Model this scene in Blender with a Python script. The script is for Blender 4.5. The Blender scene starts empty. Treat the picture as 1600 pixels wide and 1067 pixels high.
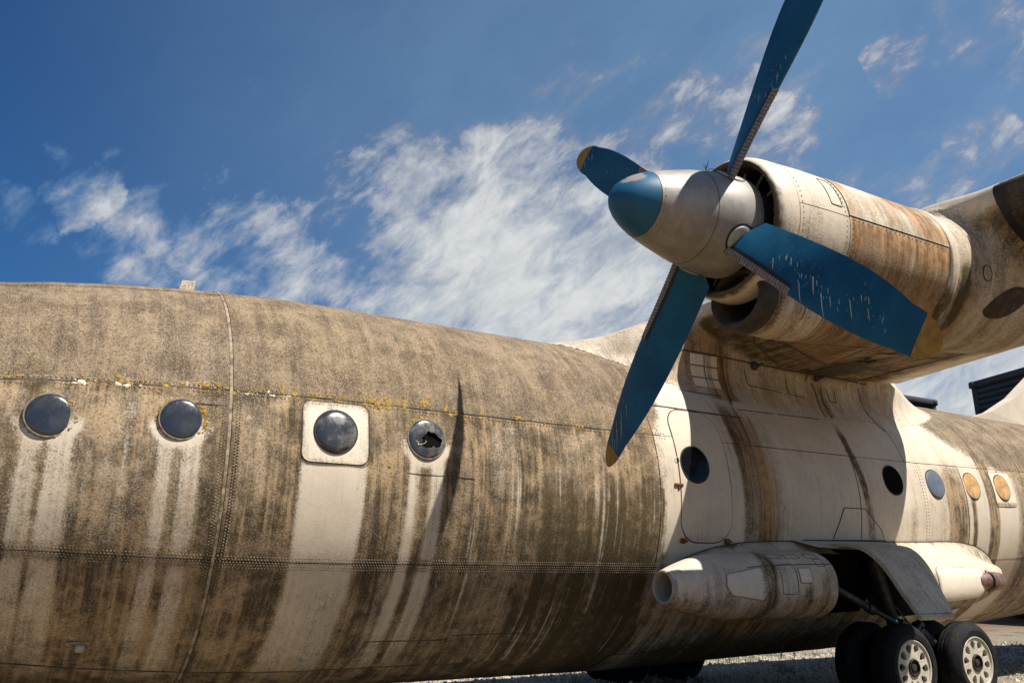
import bpy, math, random
import numpy as np

# ------------------------------------------------------------------ camera, sky, sun, exposure
H = 1.55                                   # camera height above the gravel
sc = bpy.context.scene
COL = sc.collection
cam_d = bpy.data.cameras.new('camera'); cam = bpy.data.objects.new('camera', cam_d); COL.objects.link(cam)
cam_d.sensor_width = 36; cam_d.lens = 1288.16 / 1600 * 36
cam_d.clip_start = .05; cam_d.clip_end = 3000
PITCH, YAW = .28427, .53258
from mathutils import Matrix, Vector
fw = Vector((math.sin(YAW) * math.cos(PITCH), math.cos(YAW) * math.cos(PITCH), math.sin(PITCH)))
rt = Vector((math.cos(YAW), -math.sin(YAW), 0)); up = rt.cross(fw)
cam.matrix_world = Matrix(((rt.x, up.x, -fw.x, 0), (rt.y, up.y, -fw.y, 0), (rt.z, up.z, -fw.z, H), (0, 0, 0, 1)))
sc.camera = cam
TO_SUN = Vector((.2958, -.4382, .8488)).normalized()
SUN_STRENGTH = 4.6
SKY_STRENGTH = .05
CLOUD_LO, CLOUD_HI = (6.6, 7.0, 7.2), (8.7, 8.8, 8.6)
sc.view_settings.view_transform = 'Standard'; sc.view_settings.look = 'None'
sc.view_settings.exposure = 0.83; sc.view_settings.gamma = 1.0; sc.view_settings.use_curve_mapping = False
sun_d = bpy.data.lights.new('sun', 'SUN'); sun_d.energy = SUN_STRENGTH; sun_d.angle = math.radians(.5); sun_d.color = (1, .93, .84)
sun = bpy.data.objects.new('sun', sun_d); COL.objects.link(sun)
sun.rotation_euler = TO_SUN.to_track_quat('Z', 'Y').to_euler(); sun.location = (0, -30, 60)


class NG:
    """small helper around a node tree"""
    def __init__(s, nt): s.nt = nt; s.n = nt.nodes; s.l = nt.links
    def new(s, t, **kw):
        n = s.n.new(t)
        for k, v in kw.items(): setattr(n, k, v)
        return n
    def put(s, sock, v):
        if hasattr(v, 'is_output'): s.l.new(v, sock)
        elif isinstance(v, (tuple, list)): sock.default_value = (*v, 1) if len(v) == 3 and len(sock.default_value) == 4 else v
        else: sock.default_value = v
    def m(s, op, a, b=None, c=None, clamp=False):
        n = s.new('ShaderNodeMath', operation=op); n.use_clamp = clamp
        s.put(n.inputs[0], a)
        if b is not None: s.put(n.inputs[1], b)
        if c is not None: s.put(n.inputs[2], c)
        return n.outputs[0]
    def vm(s, op, a, b=None, scale=None):
        n = s.new('ShaderNodeVectorMath', operation=op); s.put(n.inputs[0], a)
        if b is not None: s.put(n.inputs[1], b)
        if scale is not None: s.put(n.inputs['Scale'], scale)
        return n.outputs['Value'] if op in ('DOT_PRODUCT', 'LENGTH') else n.outputs[0]
    def ss(s, x, a, b):
        n = s.new('ShaderNodeMapRange', interpolation_type='SMOOTHSTEP'); s.put(n.inputs[0], x)
        s.put(n.inputs[1], a); s.put(n.inputs[2], b); return n.outputs[0]
    def mix(s, f, a, b, mode='MIX'):
        n = s.new('ShaderNodeMix', data_type='RGBA', blend_type=mode); s.put(n.inputs[0], f)
        s.put(n.inputs[6], a); s.put(n.inputs[7], b); return n.outputs[2]
    def noise(s, vec, scale, detail=3, rough=.55, dist=0.):
        n = s.new('ShaderNodeTexNoise'); s.put(n.inputs['Vector'], vec); n.inputs['Scale'].default_value = scale
        n.inputs['Detail'].default_value = detail; n.inputs['Roughness'].default_value = rough; n.inputs['Distortion'].default_value = dist
        return n.outputs[0]
    def attr(s, name): return s.new('ShaderNodeAttribute', attribute_name=name).outputs['Fac']


# ---- world: Nishita sky with broken fair-weather cloud
world = bpy.data.worlds.new('World'); sc.world = world; world.use_nodes = True
w = NG(world.node_tree)
bg = world.node_tree.nodes['Background']
sky = w.new('ShaderNodeTexSky', sky_type='NISHITA'); sky.sun_disc = False
sky.sun_elevation = math.asin(TO_SUN.z); sky.sun_rotation = math.atan2(TO_SUN.x, TO_SUN.y)
sky.air_density = 1.0; sky.dust_density = .1; sky.ozone_density = 3.0
bluer = w.mix(1.0, sky.outputs[0], (.275, .59, .89), 'MULTIPLY')
gen = w.new('ShaderNodeTexCoord').outputs['Generated']
wn = w.new('ShaderNodeTexNoise'); w.put(wn.inputs['Vector'], gen); wn.inputs['Scale'].default_value = 13; wn.inputs['Detail'].default_value = 6; wn.inputs['Roughness'].default_value = .6
warped = w.vm('NORMALIZE', w.vm('ADD', gen, w.vm('MULTIPLY', w.vm('SUBTRACT', wn.outputs['Color'], (.5, .5, .5)), (.13, .13, .10))))
sep = w.new('ShaderNodeSeparateXYZ'); w.put(sep.inputs[0], gen)
D1 = ((rt + up * .75).normalized()); D2 = D1.cross(fw).normalized()
wind = w.new('ShaderNodeCombineXYZ')
w.put(wind.inputs[0], w.m('MULTIPLY', w.vm('DOT_PRODUCT', gen, tuple(D1)), .62)); w.put(wind.inputs[1], w.m('MULTIPLY', w.vm('DOT_PRODUCT', gen, tuple(D2)), 1.25)); w.put(wind.inputs[2], w.vm('DOT_PRODUCT', gen, tuple(fw)))
big = w.noise(wind.outputs[0], 9.5, 8, .60, .25)
wisp = w.noise(w.vm('ADD', wind.outputs[0], (4.2, 1.1, 7.7)), 24.0, 9, .66, .35)
# clumps of cloud: direction, angular radius in degrees, weight
CLOUDS = [((.5423, .7679, .3409), 10, 1.0), ((.50, .80, .31), 12, .90), ((.5843, .7201, .3742), 8, 1.0), ((.5271, .7433, .4118), 5, .62), ((.5773, .6823, .4486), 5, .74), ((.6064, .6224, .4948), 4.5, .62), ((.6575, .5851, .4748), 4, .62), ((.6450, .5400, .5350), 4, .30),
          ((.4611, .8127, .3564), 7, .72), ((.4300, .8050, .4080), 6, .42), ((.3144, .8294, .4619), 4.0, .60), ((.3450, .8290, .4400), 3.6, .62), ((.2850, .8250, .4900), 1.8, .42), ((.3852, .819, .4253), 3.5, .50), ((.2819, .8633, .4187), 3, .42), ((.262, .84, .475), 2.5, .34),
          ((.4809, .6708, .5646), 3.6, .46), ((.5211, .6521, .5506), 2.6, .40), ((.1882, .9136, .3604), 5, .62), ((.2300, .9120, .3400), 5.5, .64), ((.0885, .9312, .3536), 4.5, .42), ((.0118, .9172, .3983), 2.0, .58), ((.02, .905, .425), 2.0, .46),
          ((-.0379, .9262, .375), 2.2, .42), ((.7279, .4402, .5258), 1.7, .58), ((.7648, .3654, .5306), 3.6, .54), ((.7666, .4468, .4613), 1.3, .46), ((.818, .4033, .41), 3.2, .46), ((.7719, .489, .4063), 4, .38), ((.74, .53, .41), 4, .38),
          ((.1706, .8207, .5453), 1.2, .36), ((.18, .835, .52), 1.2, .32), ((.8602, .4695, .1991), 9, .9), ((.72, .66, .20), 12, .95), ((.3663, .8635, .3466), 5, .50),
          ((-.45, .87, .20), 10, .6), ((-.80, .55, .22), 9, .6), ((.93, .25, .25), 8, .6), ((-.5, -.8, .33), 8, .6)]
for az, el, rad, wt in ((88, 24, 10, .8), (100, 52, 9, .62), (125, 30, 12, .85), (150, 62, 9, .6), (165, 20, 12, .8), (190, 42, 11, .8), (215, 22, 10, .8), (235, 55, 10, .7), (255, 30, 12, .85), (280, 18, 9, .7), (300, 44, 11, .75), (322, 66, 8, .5), (328, 24, 11, .75)):  # clumps added out of view to whiten the blue fill light
    a_, e_ = math.radians(az), math.radians(el); CLOUDS.append(((math.sin(a_) * math.cos(e_), math.cos(a_) * math.cos(e_), math.sin(e_)), rad, wt))
cover = None
for d, rad, wt in CLOUDS:
    dv = Vector(d).normalized()
    dot = w.vm('DOT_PRODUCT', warped, tuple(dv))
    b = w.m('MULTIPLY', w.ss(dot, math.cos(math.radians(rad * 1.5)), math.cos(math.radians(rad * .15))), wt)
    cover = b if cover is None else w.m('MAXIMUM', cover, b)
low = w.m('MULTIPLY', w.ss(sep.outputs[2], .20, .02), .55)
cover = w.m('MAXIMUM', cover, low)
dens = w.m('ADD', w.m('MULTIPLY', w.m('SUBTRACT', big, .5), 1.75), w.m('MULTIPLY', w.m('SUBTRACT', wisp, .5), 1.1))
dens = w.m('MULTIPLY', w.m('ADD', dens, cover), w.ss(cover, .0, .42))
cl = w.m('POWER', w.ss(dens, .10, 1.16), 1.25)
ccol = w.mix(w.ss(wisp, .35, .7), CLOUD_LO, CLOUD_HI)
ccol = w.mix(w.ss(cl, .05, .5), (4.2, 6.6, 8.8), ccol)
veil = w.m('MULTIPLY', w.ss(w.vm('DOT_PRODUCT', gen, tuple(Vector((.80, .44, .42)).normalized())), .45, 1.0), w.m('ADD', .20, w.m('MULTIPLY', big, .25)))   # thin high haze on that side
soft = w.m('MULTIPLY', w.ss(w.m('ADD', cover, w.m('MULTIPLY', w.m('SUBTRACT', big, .5), .9)), .42, 1.15), .62)     # diffuse haze inside the big bank
cl = w.m('MAXIMUM', w.m('MAXIMUM', cl, soft), veil)
skycol = w.mix(w.m('MULTIPLY', cl, .93), bluer, ccol)
w.put(bg.inputs[0], skycol); bg.inputs[1].default_value = SKY_STRENGTH

# ------------------------------------------------------------------ mesh helpers
ROOT_LOC = np.array([9.5, 9.588, 0.])
rng = np.random.default_rng(7)


def loc(P):
    P = np.asarray(P, float).reshape(-1, 3); return P + np.array([0, 0, H]) - ROOT_LOC


def link(name, me, parent=None, kind=None, label=None):
    o = bpy.data.objects.new(name, me); COL.objects.link(o)
    if parent is not None: o.parent = parent
    if kind: o['kind'] = kind
    if label: o['label'] = label
    return o


def mesh(name, V, F, mat, attrs=None, smooth=True):
    V = np.asarray(V, np.float32)
    me = bpy.data.meshes.new(name)
    if isinstance(F, np.ndarray):
        nf, k = F.shape
        me.vertices.add(len(V)); me.vertices.foreach_set('co', V.ravel())
        me.loops.add(nf * k); me.loops.foreach_set('vertex_index', F.astype(np.int32).ravel())
        me.polygons.add(nf); me.polygons.foreach_set('loop_start', np.arange(0, nf * k, k, dtype=np.int32))
        me.update(calc_edges=True)
    else:
        me.from_pydata(V.tolist(), [], [list(map(int, f)) for f in F])
    me.polygons.foreach_set('use_smooth', np.full(len(me.polygons), smooth))
    for a, v in (attrs or {}).items():
        at = me.attributes.new(a, 'FLOAT', 'POINT'); at.data.foreach_set('value', np.asarray(v, np.float32).ravel())
    if mat: me.materials.append(mat)
    me.validate(); me.update()
    return me


def part(name, V, F, mat, parent, attrs=None, smooth=True, kind=None, label=None, rel=True):
    return link(name, mesh(name, loc(V) if rel else V, F, mat, attrs, smooth), parent, kind, label)


def grid_faces(nu, nv, flip=False, closed_v=False):
    i = np.arange(nu - 1)[:, None]; j = np.arange(nv if closed_v else nv - 1)[None, :]
    j2 = (j + 1) % nv
    a = i * nv + j; b = (i + 1) * nv + j; c = (i + 1) * nv + j2; d = i * nv + j2
    f = np.stack([a, b, c, d], -1).reshape(-1, 4)
    return f[:, ::-1].copy() if flip else f


class MB:
    """collects shapes into one mesh"""
    def __init__(s): s.V = []; s.F = []; s.n = 0
    def add(s, V, F):
        V = np.asarray(V, float).reshape(-1, 3)
        s.F += [[int(i) + s.n for i in f] for f in F]; s.V.append(V); s.n += len(V)
    def box(s, c, size, M=None, bevel=0):
        sx, sy, sz = [v / 2 for v in size]; b = min(bevel, sx * .9, sy * .9, sz * .9)
        if b <= 0:
            V = np.array([[x, y, z] for x in (-sx, sx) for y in (-sy, sy) for z in (-sz, sz)])
            F = [(0, 1, 3, 2), (4, 6, 7, 5), (0, 4, 5, 1), (2, 3, 7, 6), (0, 2, 6, 4), (1, 5, 7, 3)]
        else:
            V = []; F = []
            prof = [(-sz, -b), (-sz + b, 0), (sz - b, 0), (sz, -b)]
            for z, o in prof:
                ax, ay = sx + o, sy + o
                V += [(-ax + b, -ay, z), (ax - b, -ay, z), (ax, -ay + b, z), (ax, ay - b, z), (ax - b, ay, z), (-ax + b, ay, z), (-ax, ay - b, z), (-ax, -ay + b, z)]
            V = np.array(V)
            for k in range(3):
                for i in range(8): F.append((k * 8 + i, k * 8 + (i + 1) % 8, k * 8 + 8 + (i + 1) % 8, k * 8 + 8 + i))
            F.append(tuple(range(7, -1, -1))); F.append(tuple(range(24, 32)))
        if M is not None: V = V @ np.asarray(M).T
        s.add(V + np.asarray(c, float), F); return s
    def tube(s, pts, r, n=12, cap=True):
        pts = np.asarray(pts, float); r = np.broadcast_to(np.asarray(r, float), (len(pts),))
        T = np.gradient(pts, axis=0); T /= np.linalg.norm(T, axis=1)[:, None] + 1e-12
        ref = np.array([0, 0, 1.]) if abs(T[0][2]) < .9 else np.array([1., 0, 0])
        V = []
        for p, t, rr in zip(pts, T, r):
            a = np.cross(ref, t); a /= np.linalg.norm(a); b = np.cross(t, a)
            an = np.arange(n) * 2 * np.pi / n
            V.append(p + rr * (np.outer(np.cos(an), a) + np.outer(np.sin(an), b)))
        F = grid_faces(len(pts), n, True, True).tolist()
        if cap: F += [list(range(n)), list(range((len(pts) - 1) * n, len(pts) * n))[::-1]]
        s.add(np.vstack(V), F); return s
    def lathe(s, prof, origin, axis='x', n=48, closed=False):
        """prof: (along, radius) pairs"""
        an = np.arange(n) * 2 * np.pi / n; V = []
        for a, r in prof:
            if axis == 'x': V.append(np.c_[np.full(n, a), r * np.cos(an), r * np.sin(an)])
            elif axis == 'y': V.append(np.c_[r * np.sin(an), np.full(n, a), r * np.cos(an)])
            else: V.append(np.c_[r * np.cos(an), r * np.sin(an), np.full(n, a)])
        s.add(np.vstack(V) + np.asarray(origin, float), grid_faces(len(prof), n, True, True).tolist()); return s
    def build(s, name, mat, parent=None, smooth=True, attrs=None, kind=None, label=None, rel=True):
        return part(name, np.vstack(s.V), s.F, mat, parent, attrs, smooth, kind, label, rel)


def auto_smooth(o, deg=35):
    me = o.data
    me.polygons.foreach_set('use_smooth', np.full(len(me.polygons), True))
    import bmesh
    bm = bmesh.new(); bm.from_mesh(me)
    bmesh.ops.recalc_face_normals(bm, faces=bm.faces)
    lim = math.radians(deg)
    for e in bm.edges:
        if len(e.link_faces) == 2 and e.calc_face_angle(0) > lim: e.smooth = False
    bm.to_mesh(me); bm.free(); return o


# ---- numpy value noise
def _h(ix, iy, seed):
    n = (ix.astype(np.int64) * 374761393 + iy.astype(np.int64) * 668265263 + seed * 1442695041) & 0x7fffffff
    n = ((n ^ (n >> 13)) * 1274126177) & 0x7fffffff
    return ((n ^ (n >> 16)) & 0xffff) / 65535.


def vn(x, y, seed=0):
    x, y = np.broadcast_arrays(np.asarray(x, float), np.asarray(y, float))
    ix = np.floor(x); iy = np.floor(y); fx = x - ix; fy = y - iy
    fx = fx * fx * (3 - 2 * fx); fy = fy * fy * (3 - 2 * fy)
    a = _h(ix, iy, seed); b = _h(ix + 1, iy, seed); c = _h(ix, iy + 1, seed); d = _h(ix + 1, iy + 1, seed)
    return (a * (1 - fx) + b * fx) * (1 - fy) + (c * (1 - fx) + d * fx) * fy


def fbm(x, y, seed=0, o=4):
    t = 0; amp = .5; tot = 0
    for k in range(o):
        t = t + amp * vn(x * 2 ** k, y * 2 ** k, seed + k * 17); tot += amp; amp *= .55
    return t / tot


def sst(x, a, b):
    t = np.clip((np.asarray(x, float) - a) / (b - a), 0, 1); return t * t * (3 - 2 * t)


def bump_(x, c, wd, soft=None):
    """1 inside c +- wd, fading over soft"""
    soft = wd * .4 if soft is None else soft
    return 1 - sst(np.abs(np.asarray(x, float) - c), wd - soft * .5, wd + soft * .5)


# ------------------------------------------------------------------ materials
def material(name):
    m = bpy.data.materials.new(name); m.use_nodes = True
    g = NG(m.node_tree); return m, g, m.node_tree.nodes['Principled BSDF']


def simple(name, col, rough=.6, metal=0., var=.25, scale=14., bump=.0, spec=.4, wear=None):
    m, g, b = material(name)
    co = g.new('ShaderNodeTexCoord').outputs['Object']
    n = g.noise(co, scale, 5, .6)
    c = g.mix(g.ss(n, .3, .72), tuple(v * (1 - var) for v in col), tuple(min(1, v * (1 + var)) for v in col))
    if wear:
        n2 = g.noise(co, scale * 3.1, 5, .65); c = g.mix(g.ss(n2, .56, .68), c, wear)
    g.put(b.inputs['Base Color'], c); b.inputs['Roughness'].default_value = rough; b.inputs['Metallic'].default_value = metal
    b.inputs['Specular IOR Level'].default_value = spec
    if bump:
        bn = g.new('ShaderNodeBump'); bn.inputs['Strength'].default_value = bump; bn.inputs['Distance'].default_value = .01
        g.put(bn.inputs['Height'], n); g.put(b.inputs['Normal'], bn.outputs[0])
    return m


def make_skin(name='weathered_paint', base=(.60, .525, .41)):
    m, g, b = material(name)
    co = g.new('ShaderNodeTexCoord').outputs['Object']
    dirt_shade, crust, rust, moss_shade, lich = [g.attr(a) for a in ('dirt_shade', 'crust', 'rust', 'moss_shade', 'lichen')]
    fine = g.noise(co, 62, 3, .7)
    fine2 = g.noise(g.vm('ADD', co, (3.1, 7.7, 1.3)), 120, 2, .6)
    med = g.noise(co, 11, 5, .62)
    lowf = g.noise(co, 2.3, 4, .6)
    strk = g.noise(g.vm('MULTIPLY', co, (42, 1.6, 1.6)), 1.0, 5, .62)
    strk2 = g.noise(g.vm('MULTIPLY', co, (13, .9, .9)), 1.0, 4, .6)
    # paint, slightly uneven and chalky
    paint = g.mix(g.ss(lowf, .3, .7), tuple(v * .93 for v in base), tuple(min(1, v * 1.06) for v in base))
    paint = g.mix(g.m('MULTIPLY', g.ss(strk, .52, .8), .22), paint, (.36, .31, .23))
    # grime and painted belly shade, masked, broken by streaks and specks
    f = g.m('ADD', dirt_shade, g.m('MULTIPLY', g.m('SUBTRACT', strk, .5), .75))
    f = g.m('ADD', f, g.m('MULTIPLY', g.m('SUBTRACT', strk2, .5), .45))
    f = g.m('ADD', f, g.m('MULTIPLY', g.m('SUBTRACT', med, .5), .5))
    f = g.m('ADD', f, g.m('MULTIPLY', g.m('SUBTRACT', fine, .5), 1.15))
    f = g.m('MULTIPLY', g.ss(f, .12, .95), g.ss(dirt_shade, .0, .16))
    mott = g.noise(g.vm('ADD', co, (5.2, 1.3, 9.1)), 3.4, 9, .70, .2)
    coarse = g.noise(g.vm('ADD', co, (2.2, 6.3, 4.1)), 44, 4, .72)
    grime = g.mix(g.ss(g.m('ADD', g.m('ADD', mott, g.m('MULTIPLY', g.m('SUBTRACT', strk2, .5), .75)), g.m('MULTIPLY', g.m('SUBTRACT', strk, .5), .55)), .33, .69), (.050, .034, .015), (.375, .272, .158))
    grime = g.mix(g.m('MULTIPLY', g.ss(coarse, .52, .64), .72), grime, (.045, .030, .013))
    grime = g.mix(g.m('MULTIPLY', g.ss(fine2, .58, .70), .55), grime, (.50, .39, .25))
    col = g.mix(f, paint, grime)
    # pale granular lichen crust on the upper skins
    cg = g.m('ADD', crust, g.m('MULTIPLY', g.m('SUBTRACT', fine, .5), 1.6))
    cg = g.m('ADD', cg, g.m('MULTIPLY', g.m('SUBTRACT', med, .5), .7))
    crustc = g.mix(g.ss(g.m('ADD', mott, g.m('MULTIPLY', g.m('SUBTRACT', strk2, .5), .55)), .30, .70), (.075, .051, .029), (.245, .182, .112))
    crustc = g.mix(g.m('MULTIPLY', g.ss(coarse, .51, .62), .8), crustc, (.040, .030, .018))
    crustc = g.mix(g.m('MULTIPLY', g.ss(fine2, .54, .66), .75), crustc, (.50, .39, .25))
    col = g.mix(g.m('MULTIPLY', g.ss(cg, .1, .5), g.ss(crust, .0, .2)), col, crustc)
    sp = g.m('MULTIPLY', g.ss(g.noise(g.vm('ADD', co, (8., 2., 5.)), 75, 2, .6), .62, .70), g.ss(g.m('MAXIMUM', dirt_shade, crust), .1, .6))
    col = g.mix(g.m('MULTIPLY', sp, .85), col, (.030, .024, .016))
    rf = g.m('ADD', rust, g.m('MULTIPLY', g.m('SUBTRACT', strk, .5), .9))
    rf = g.m('ADD', rf, g.m('MULTIPLY', g.m('SUBTRACT', med, .5), .5))
    rf = g.m('MULTIPLY', g.ss(rf, .2, .95), g.ss(rust, .0, .15))
    rc = g.mix(g.ss(g.m('ADD', g.m('MULTIPLY', med, .45), g.m('MULTIPLY', strk2, .6)), .38, .66), (.13, .064, .022), (.44, .27, .125))
    col = g.mix(rf, col, rc)
    mf = g.m('ADD', moss_shade, g.m('MULTIPLY', g.m('SUBTRACT', med, .5), .9))
    mf = g.m('ADD', mf, g.m('MULTIPLY', g.m('SUBTRACT', strk, .5), .5))
    mf = g.m('MULTIPLY', g.ss(mf, .25, .85), g.ss(moss_shade, .0, .15))
    col = g.mix(mf, col, g.mix(g.ss(fine, .35, .65), (.040, .029, .011), (.115, .082, .034)))
    lf = g.m('MULTIPLY', g.ss(g.m('ADD', lich, g.m('MULTIPLY', g.m('SUBTRACT', g.noise(co, 34, 4, .6), .5), 2.2)), .55, .72), g.ss(lich, .02, .2))
    col = g.mix(lf, col, g.mix(g.ss(fine, .4, .6), (.30, .17, .02), (.50, .33, .06)))
    g.put(b.inputs['Base Color'], col)
    rough = g.m('ADD', .50, g.m('MULTIPLY', g.m('MAXIMUM', f, crust), .4))
    g.put(b.inputs['Roughness'], rough); b.inputs['Specular IOR Level'].default_value = .35
    hgt = g.m('ADD', g.m('MULTIPLY', fine, g.m('ADD', .12, g.m('MAXIMUM', dirt_shade, crust))), g.m('MULTIPLY', med, .5))
    hgt = g.m('ADD', hgt, g.m('MULTIPLY', lf, 1.2))
    bn = g.new('ShaderNodeBump'); bn.inputs['Strength'].default_value = .65; bn.inputs['Distance'].default_value = .007
    g.put(bn.inputs['Height'], hgt); g.put(b.inputs['Normal'], bn.outputs[0])
    return m


SKIN = make_skin()
PALE = make_skin('bare_pale_paint', (.68, .60, .475))
DARK = simple('recess_black', (.006, .0055, .005), .95, var=.3, spec=.05)  # flat black standing in for the shade of recesses and interiors
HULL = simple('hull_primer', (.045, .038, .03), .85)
SEAMM = simple('seam_sealant', (.075, .06, .043), .85, var=.5, scale=30)
RIVET = simple('rivet_metal', (.19, .155, .11), .55, .1, var=.6, scale=9)
STRIPM = simple('seam_strip_paint', (.27, .215, .145), .8, var=.6, scale=12, wear=(.12, .095, .06))
LICHM = simple('orange_lichen', (.31, .195, .045), .95, var=.5, scale=40, bump=.6, spec=.1)
LICHP = simple('pale_lichen', (.60, .54, .42), .95, var=.2, scale=40, bump=.6, spec=.1)
RUBBER = simple('tyre_rubber', (.009, .009, .010), .78, var=.35, scale=8, bump=.2, spec=.2, wear=(.034, .031, .027))
RIM = simple('rim_paint', (.46, .43, .34), .55, .0, var=.15, scale=10, wear=(.20, .165, .11))
STEEL = simple('gear_steel', (.055, .062, .065), .5, .5, var=.4, scale=12, wear=(.03, .024, .016))
RUSTM = simple('rusty_steel', (.16, .055, .02), .85, var=.4, scale=25)
SPIN = simple('spinner_grey', (.285, .268, .24), .46, .25, var=.07, scale=5, spec=.45)
_g = NG(SPIN.node_tree); _b = SPIN.node_tree.nodes['Principled BSDF']; _co = _g.new('ShaderNodeTexCoord').outputs['Object']
_n1 = _g.noise(_co, 26, 6, .7); _n2 = _g.noise(_g.vm('MULTIPLY', _co, (26, 4, 4)), 1.0, 5, .65); _n3 = _g.noise(_co, 4.5, 5, .6)
_c = _g.mix(_g.ss(_n3, .3, .72), (.215, .202, .18), (.335, .315, .28)); _c = _g.mix(_g.m('MULTIPLY', _g.ss(_n2, .5, .75), .45), _c, (.13, .11, .085)); _c = _g.mix(_g.m('MULTIPLY', _g.ss(_n1, .60, .72), .5), _c, (.10, .085, .065))
_g.put(_b.inputs['Base Color'], _c); _g.put(_b.inputs['Roughness'], _g.m('ADD', .34, _g.m('MULTIPLY', _n3, .28)))
CUFF = simple('blade_cuff_grey', (.36, .35, .30), .5, .2, var=.12)
BOOT = simple('boot_rubber_grey', (.20, .175, .165), .75, var=.3, scale=30)
BLACKR = simple('black_rubber', (.012, .012, .013), .6, var=.3)
TAN = simple('tan_window_cover', (.47, .275, .105), .6, var=.28, scale=7, wear=(.55, .40, .22))
CORR = simple('dark_cladding', (.03, .036, .042), .6, var=.15, scale=.4)
FASC = simple('purple_grey_fascia', (.045, .04, .05), .6, var=.1, scale=.5)


def pane_mat(name, col, rough, dusty):
    m, g, b = material(name)
    co = g.new('ShaderNodeTexCoord').outputs['Object']
    n = g.noise(co, 9, 5, .6); n2 = g.noise(co, 70, 3, .6)
    c = g.mix(g.m('MULTIPLY', g.ss(n, .42, .78), dusty), col, (.30, .28, .25))
    g.put(b.inputs['Base Color'], c)
    g.put(b.inputs['Roughness'], g.m('ADD', rough, g.m('MULTIPLY', g.m('ADD', g.ss(n, .4, .8), g.ss(n2, .5, .8)), .12 * (1 + dusty))))
    b.inputs['IOR'].default_value = 1.5; b.inputs['Specular IOR Level'].default_value = .6
    b.inputs['Coat Weight'].default_value = .5; b.inputs['Coat Roughness'].default_value = .08
    return m


PANE = pane_mat('acrylic_pane', (.022, .026, .032), .16, .04)
PANED = pane_mat('dusty_acrylic_pane', (.03, .033, .038), .2, .45)
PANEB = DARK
PANEK = simple('deep_dark_pane', (.004, .005, .008), .22, var=.3, spec=.22)
PANEG = pane_mat('grey_blind_pane', (.10, .12, .145), .35, .2)


def blade_mat():
    m, g, b = material('blue_blade_paint')
    co = g.new('ShaderNodeTexCoord').outputs['Object']
    n = g.noise(co, 3, 4, .5); f = g.noise(co, 55, 4, .65)
    wht = g.attr('dropping'); edge = g.attr('chip')
    n2 = g.noise(co, 7, 6, .68)
    c = g.mix(g.ss(n, .3, .7), (.0018, .058, .126), (.003, .086, .172))
    c = g.mix(g.m('MULTIPLY', g.ss(n2, .50, .72), .35), c, (.022, .115, .175))
    c = g.mix(g.m('MULTIPLY', g.ss(f, .62, .74), .5), c, (.05, .13, .17))
    e = g.ss(g.m('ADD', edge, g.m('MULTIPLY', g.m('SUBTRACT', f, .5), 1.1)), .55, .75)
    c = g.mix(g.m('MULTIPLY', e, .7), c, (.20, .17, .14))
    d = g.ss(g.m('ADD', wht, g.m('MULTIPLY', g.m('SUBTRACT', f, .5), .55)), .38, .62)
    d = g.m('MULTIPLY', d, g.ss(wht, .02, .2))
    c = g.mix(g.m('MULTIPLY', d, .85), c, (.60, .58, .52))
    g.put(b.inputs['Base Color'], c)
    g.put(b.inputs['Roughness'], g.m('ADD', .42, g.m('MULTIPLY', g.m('ADD', n, d), .14)))
    b.inputs['Specular IOR Level'].default_value = .22
    return m


BLUE = blade_mat()


def tipcone_mat():
    m, g, b = material('blue_spinner_paint')
    co = g.new('ShaderNodeTexCoord').outputs['Object']
    n = g.noise(co, 3, 4, .5); f = g.noise(co, 9, 6, .7)
    wr = g.attr('worn')
    c = g.mix(g.ss(n, .3, .7), (.003, .070, .150), (.005, .098, .20))
    e = g.ss(g.m('ADD', wr, g.m('MULTIPLY', g.m('SUBTRACT', f, .5), 2.0)), .55, .8)
    c = g.mix(g.m('MULTIPLY', e, g.ss(wr, .05, .3)), c, (.27, .22, .20))
    g.put(b.inputs['Base Color'], c); b.inputs['Roughness'].default_value = .45; b.inputs['Specular IOR Level'].default_value = .35
    return m


TIPBLUE = tipcone_mat()
DROPM = simple('dried_dropping', (.40, .41, .40), .9, var=.35, scale=60)
OCHRE = simple('ochre_tip_paint', (.29, .165, .035), .6, var=.25, scale=16, wear=(.16, .11, .05), spec=.3)

# ------------------------------------------------------------------ the aircraft
aircraft = bpy.data.objects.new('transport_aircraft', None); COL.objects.link(aircraft); aircraft.location = ROOT_LOC
aircraft['label'] = 'weathered old transport aircraft with blue four-bladed propeller, streaked dirty fuselage and round windows'
aircraft['category'] = 'aircraft'

YC, ZC = 9.588, 1.0394
_xs = np.arange(-6, 30, .02)


def _prof(px, py, wdw=41):
    y = np.interp(_xs, px, py); k = np.hanning(wdw); k /= k.sum()
    return np.convolve(np.pad(y, wdw // 2, mode='edge'), k, 'valid')


_r = _prof([-6, -4.5, -3, -1.5, -.47, .08, .65, 1.27, 1.8, 2.4, 6.6, 8.85, 11.4, 15, 17.2, 20, 25, 30],
           [.6, 1.15, 1.5, 1.735, 1.865, 1.945, 2.02, 2.08, 2.118, 2.145, 2.15, 2.12, 2.085, 1.95, 1.86, 1.7, 1.25, .8])
_c = _prof([-6, -3, 0, 6.6, 8.85, 11.4, 15, 17.2, 20, 25, 30], [-.35, -.12, 0, 0, .02, .05, .18, .27, .42, .85, 1.2])


def fr(x): return np.interp(x, _xs, _r)
def fz(x): return ZC + np.interp(x, _xs, _c)


def FS(x, th, off=0.):
    """fuselage surface point; th in degrees, 0 = side facing the camera, 90 = top"""
    x, th = np.broadcast_arrays(np.asarray(x, float), np.asarray(th, float))
    t = np.radians(th); r = fr(x) + off
    return np.stack([x, YC - r * np.cos(t), fz(x) + r * np.sin(t)], -1)


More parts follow.
